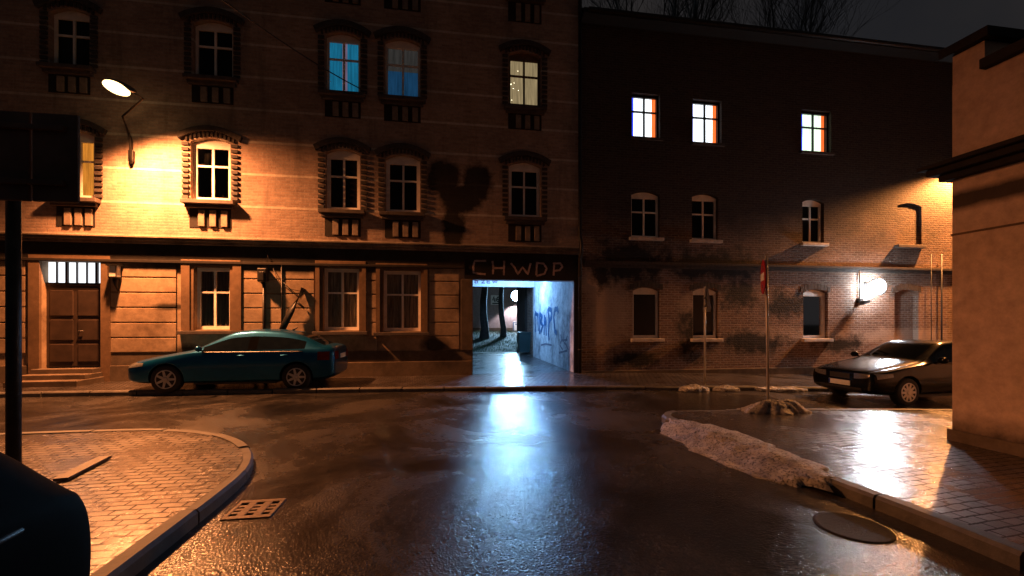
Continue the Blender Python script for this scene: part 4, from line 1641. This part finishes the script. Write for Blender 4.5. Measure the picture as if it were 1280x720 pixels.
    # wheels
    for wx in wheels:
        for s in (-1, 1):
            c = Matrix.Translation((wx, s * (halfw - .12), wr)) @ Matrix.Rotation(R(-90 * s), 4, 'X')
            mb = MB()
            mb.lathe([(wr * .66, -.10), (wr * .93, -.10), (wr, -.07), (wr, .07), (wr * .93, .10), (wr * .68, .10)], c, 40)
            wo = fin(mb, 'wheel', M['rubber'], T_)
            mb = MB()
            mb.lathe([(wr * .67, .05), (wr * .67, .104), (wr * .60, .106), (wr * .57, .06), (.0001, .055)], c, 40)
            ns = opts.get('spokes', 7)
            for k in range(ns):
                a = 2 * math.pi * k / ns
                d0 = Vector((math.cos(a), math.sin(a), 0))
                d1 = Vector((-math.sin(a), math.cos(a), 0))
                p = [d0 * wr * .12 - d1 * .032, d0 * wr * .61 - d1 * .022, d0 * wr * .61 + d1 * .022, d0 * wr * .12 + d1 * .032]
                mb.prism([c @ (v + Vector((0, 0, .058))) for v in p], c.to_3x3() @ Vector((0, 0, .045)))
            mb.lathe([(wr * .17, .05), (wr * .17, .11), (wr * .1, .115)], c, 24)
            fin(mb, 'rim', M['alloy'], wo)
            mb = MB()
            mb.lathe([(wr * .55, .0562), (.001, .0563)], c, 30)
            fin(mb, 'brake_drum', M['void'], wo)
    # lights and plates
    for s in (-1, 1):
        y0, y1, z0, z1 = opts['headlight']
        patch(lambda u, v: ((L0 - 1, s * (y0 + (y1 - y0) * u), z0 + .05 * (u ** 2) * (1 - v) + (z1 - z0) * v), (1, 0, 0)), 10, 6, 'headlight', M['lampglass'])
        patch(lambda u, v: ((L0 + .10 + .36 * u, s * 2, z0 + .02 + .05 * u + (z1 - z0) * (.95 - .35 * u) * v), (0, -s, 0)), 8, 5, 'headlight', M['lampglass'])
        y0, y1, z0, z1 = opts['taillight']
        patch(lambda u, v: ((L1 + 1, s * (y0 + (y1 - y0) * u), z0 + (z1 - z0) * v), (-1, 0, 0)), 8, 6, 'taillight', M['redglass'])
        x0, x1 = opts['wrap']
        x0 > 0 and patch(lambda u, v: ((L1 - x0 + (x0 - x1) * u, s * 2, z0 + (z1 - z0) * v), (0, -s, 0)), 6, 5, 'taillight', M['redglass'])
    gw, g0, g1 = opts['grille']
    patch(lambda u, v: ((L0 - 1, -gw + 2 * gw * u, g0 + (g1 - g0) * v), (1, 0, 0)), 8, 4, 'grille', M['plastic'])
    patch(lambda u, v: ((L0 - 1, -.5 + u, .26 + .12 * v), (1, 0, 0)), 8, 3, 'air_intake', M['plastic'])
    py, pz = opts.get('plate', (0, .46))
    p, n_ = hit((L0 - 1, 0, pz), (1, 0, 0))
    mb = MB()
    mb.box(p.x - .022, p.x - .004, -.26, .26, pz - .056, pz + .056, .004)
    pl = fin(mb, 'number_plate', M['plate'], T_)
    mb = MB()
    mb.box(p.x - .0245, p.x - .0225, .215, .255, pz - .052, pz + .052)
    fin(mb, 'plate_band', M['euband'], pl)
    p, n_ = hit((L1 + 1, 0, opts.get('rplate', .75)), (-1, 0, 0))
    mb = MB()
    mb.box(p.x + .004, p.x + .022, -.26, .26, opts.get('rplate', .75) - .056, opts.get('rplate', .75) + .056, .004)
    fin(mb, 'number_plate', M['plate'], T_)
    # handles, mirrors, sill trim
    for s in (-1, 1):
        for xd in opts['handles']:
            p, n_ = hit((xd, s * 2, opts['belt'] - .10), (0, -s, 0))
            if p:
                mb = MB()
                mb.ball((p.x, p.y + s * .012, p.z), 1, .10, .022, .018, seg=12)
                fin(mb, 'door_handle', M[paint], T_)
        xm = opts['mirror']
        p, n_ = hit((xm, s * 2, opts['belt'] - .02), (0, -s, 0))
        if p:
            mb = MB()
            mb.tube([(xm, p.y - s * .03, opts['belt'] - .0), (xm - .01, p.y + s * .09, opts['belt'] + .05)], .02, 8)
            mb.ball((xm - .01, p.y + s * .15, opts['belt'] + .075), 1, .055, .105, .07, seg=14)
            fin(mb, 'wing_mirror', M[paint], T_)
        wtr = MB()
        line([((opts['trim'][0] + (opts['trim'][1] - opts['trim'][0]) * k / 20, s * 2, opts['belt'] - .015), (0, -s, 0)) for k in range(21)], wtr, .011)
        if wtr.bm.verts:
            fin(wtr, 'window_trim', M['zinc' if opts.get('chrome') else 'plastic'], T_)
    if opts.get('antenna'):
        mb = MB()
        mb.tube([(opts['antenna'], 0, opts['roof'] - .02), (opts['antenna'] + .12, 0, opts['roof'] + .05)], [.03, .008], 8)
        fin(mb, 'antenna', M['plastic'], T_)
    # underbody keeps light from passing below the sills
    mb = MB()
    mb.box(wheels[0] + .5, wheels[1] - .5, -halfw * .8, halfw * .8, .17, .3)
    fin(mb, 'underbody', M['plastic'], T_)
    return T_


W = .91
saloon = [  # x, zb, w, zbelt, wbelt, ztop, wtop, crown
    (0.00, .30, .58, .60, .52, .64, .44, .02),
    (0.06, .24, .74, .64, .66, .68, .55, .03),
    (0.28, .20, .86, .70, .76, .745, .64, .04),
    (0.75, .19, .905, .80, .83, .835, .70, .05),
    (1.25, .19, .91, .89, .86, .925, .74, .05),
    (1.48, .19, .91, .925, .87, .975, .74, .05),
    (1.62, .19, .91, .935, .87, 1.06, .72, .05),
    (2.20, .19, .91, .955, .87, 1.36, .62, .05),
    (2.36, .19, .91, .96, .87, 1.395, .61, .05),
    (2.72, .19, .91, .965, .87, 1.425, .60, .05),
    (2.80, .19, .91, .965, .87, 1.428, .60, .05),
    (3.30, .19, .91, .975, .87, 1.405, .60, .05),
    (3.62, .20, .91, .985, .865, 1.35, .60, .05),
    (3.95, .20, .905, .995, .85, 1.235, .62, .045),
    (4.22, .22, .89, 1.00, .82, 1.085, .66, .03),
    (4.32, .22, .885, 1.0, .80, 1.05, .67, .03),
    (4.50, .26, .84, .985, .74, 1.045, .63, .02),
    (4.58, .30, .78, .95, .68, 1.01, .56, .01),
    (4.62, .36, .70, .88, .60, .92, .50, .0)]
fx = -7.28
car1_y = 11.88
car('parked_car', 'teal saloon parked half on the far pavement under the sodium lamp', (fx, car1_y, 0.05), 0, 'teal', saloon,
    (5, 7), (12, 15), [(6, 9), (10, 13)], (.95, 3.76), .325, .91,
    dict(sill=.27, belt=.95, doors=(1.48, 2.72, 3.60), hood=(.2, 1.35), hoodw=.72, headlight=(.38, .70, .56, .68), taillight=(.42, .70, .72, .92), wrap=(.38, .12),
         grille=(.24, .42, .62), handles=(2.55, 3.5), mirror=1.72, trim=(1.7, 3.9), chrome=True, antenna=3.4, roof=1.45, rplate=.78, plate=(0, .40)))
notch = [
    (0.00, .32, .66, .66, .62, .70, .52, .01),
    (0.05, .26, .78, .70, .70, .735, .60, .02),
    (0.25, .22, .84, .74, .77, .775, .64, .03),
    (0.75, .20, .86, .83, .80, .855, .68, .03),
    (1.22, .20, .865, .90, .82, .925, .71, .03),
    (1.42, .20, .865, .925, .83, .97, .71, .04),
    (1.52, .20, .865, .93, .83, 1.03, .70, .04),
    (2.08, .20, .865, .94, .83, 1.33, .62, .04),
    (2.22, .20, .865, .94, .83, 1.36, .61, .04),
    (2.62, .20, .865, .945, .83, 1.375, .61, .04),
    (2.70, .20, .865, .945, .83, 1.375, .61, .04),
    (3.15, .20, .865, .95, .83, 1.355, .61, .04),
    (3.40, .20, .86, .955, .82, 1.30, .61, .04),
    (3.75, .22, .855, .96, .81, 1.06, .66, .03),
    (3.90, .22, .85, .96, .80, 1.00, .68, .02),
    (4.30, .26, .82, .95, .75, .985, .66, .02),
    (4.42, .32, .74, .90, .68, .93, .58, .0)]
car('parked_car', 'black saloon parked nose left beside the salmon corner building', (9.06, 8.76, gz(9.8) - .02), R(3), 'black', notch,
    (5, 7), (12, 14), [(6, 9), (10, 12)], (.86, 3.48), .31, .865,
    dict(sill=.28, belt=.93, doors=(1.40, 2.62, 3.40), hood=(.2, 1.3), hoodw=.70, headlight=(.34, .66, .58, .70), taillight=(.42, .70, .70, .88), wrap=(.34, .12),
         grille=(.24, .56, .68), handles=(2.45, 3.25), mirror=1.62, trim=(1.6, 3.6), spokes=10, roof=1.4, rplate=.72, plate=(0, .46)))
hatch = [
    (0.00, .30, .60, .62, .54, .66, .46, .02),
    (0.06, .24, .74, .66, .66, .71, .56, .03),
    (0.28, .20, .82, .74, .75, .79, .62, .04),
    (0.70, .19, .85, .84, .80, .88, .68, .04),
    (1.05, .19, .855, .91, .82, .95, .71, .04),
    (1.22, .19, .855, .93, .83, 1.0, .71, .04),
    (1.34, .19, .855, .94, .83, 1.08, .70, .04),
    (1.90, .19, .855, .96, .83, 1.40, .62, .04),
    (2.05, .19, .855, .96, .83, 1.43, .61, .04),
    (2.42, .19, .855, .965, .83, 1.45, .61, .04),
    (2.50, .19, .855, .965, .83, 1.45, .61, .04),
    (3.00, .19, .855, .97, .83, 1.43, .60, .04),
    (3.34, .20, .85, .975, .82, 1.36, .60, .04),
    (3.55, .22, .845, .98, .80, 1.23, .62, .04),
    (3.72, .26, .82, .965, .77, 1.02, .66, .03),
    (3.80, .30, .78, .90, .72, .95, .60, .01),
    (3.84, .36, .70, .80, .62, .86, .52, .0)]
# nose towards -y, tail in view at the left edge
car('parked_car', 'black hatchback at the left edge with only its tail in view', (-2.36, -1.56, 0.0), R(90), 'dullblack', hatch,
    (5, 7), (12, 14), [(6, 9), (10, 12)], (.80, 3.20), .30, .855,
    dict(sill=.28, belt=.95, doors=(1.25, 2.42), hood=(.2, 1.1), hoodw=.68, headlight=(.36, .66, .58, .72), taillight=(.46, .68, .70, .90), wrap=(0, 0),
         grille=(.24, .46, .60), handles=(2.25,), mirror=1.45, trim=(1.5, 3.4), roof=1.47, rplate=.7, plate=(0, .42)))

# ================================================================== world, camera
wd = bpy.data.worlds.new('World')
scene.world = wd
wd.use_nodes = True
nt = wd.node_tree
nt.nodes.clear()
wo = nt.nodes.new('ShaderNodeOutputWorld')
bg = nt.nodes.new('ShaderNodeBackground')
tc = nt.nodes.new('ShaderNodeTexCoord')
nz_ = nt.nodes.new('ShaderNodeTexNoise')
nz_.inputs['Scale'].default_value = 2.2
nz_.inputs['Detail'].default_value = 5
rp = nt.nodes.new('ShaderNodeValToRGB')
rp.color_ramp.elements[0].color = (.010, .010, .0115, 1)
rp.color_ramp.elements[1].color = (.020, .017, .016, 1)
rp.color_ramp.elements[0].position = .35
rp.color_ramp.elements[1].position = .7
nt.links.new(tc.outputs['Generated'], nz_.inputs['Vector'])
nt.links.new(nz_.outputs[0], rp.inputs[0])
nt.links.new(rp.outputs[0], bg.inputs[0])
bg.inputs[1].default_value = 1.35
nt.links.new(bg.outputs[0], wo.inputs[0])

cam = bpy.data.cameras.new('camera')
cam.sensor_width = 36
cam.lens = 36 * FOC / 1280
cam.shift_y = (HOR - 360) / 1280
cam.clip_start = .05
cam.clip_end = 2000
co = bpy.data.objects.new('camera', cam)
COL.objects.link(co)
co.location = (0, 0, EYE)
co.rotation_euler = (R(90), 0, -YAW)
scene.camera = co
vs = scene.view_settings
vs.view_transform = 'Standard'
vs.look = 'None'
vs.exposure = 0
vs.gamma = 1
vs.use_curve_mapping = False
scene.cycles.use_denoising = True
scene.cycles.max_bounces = 6
scene.cycles.sample_clamp_indirect = 8
scene.cycles.use_light_tree = True
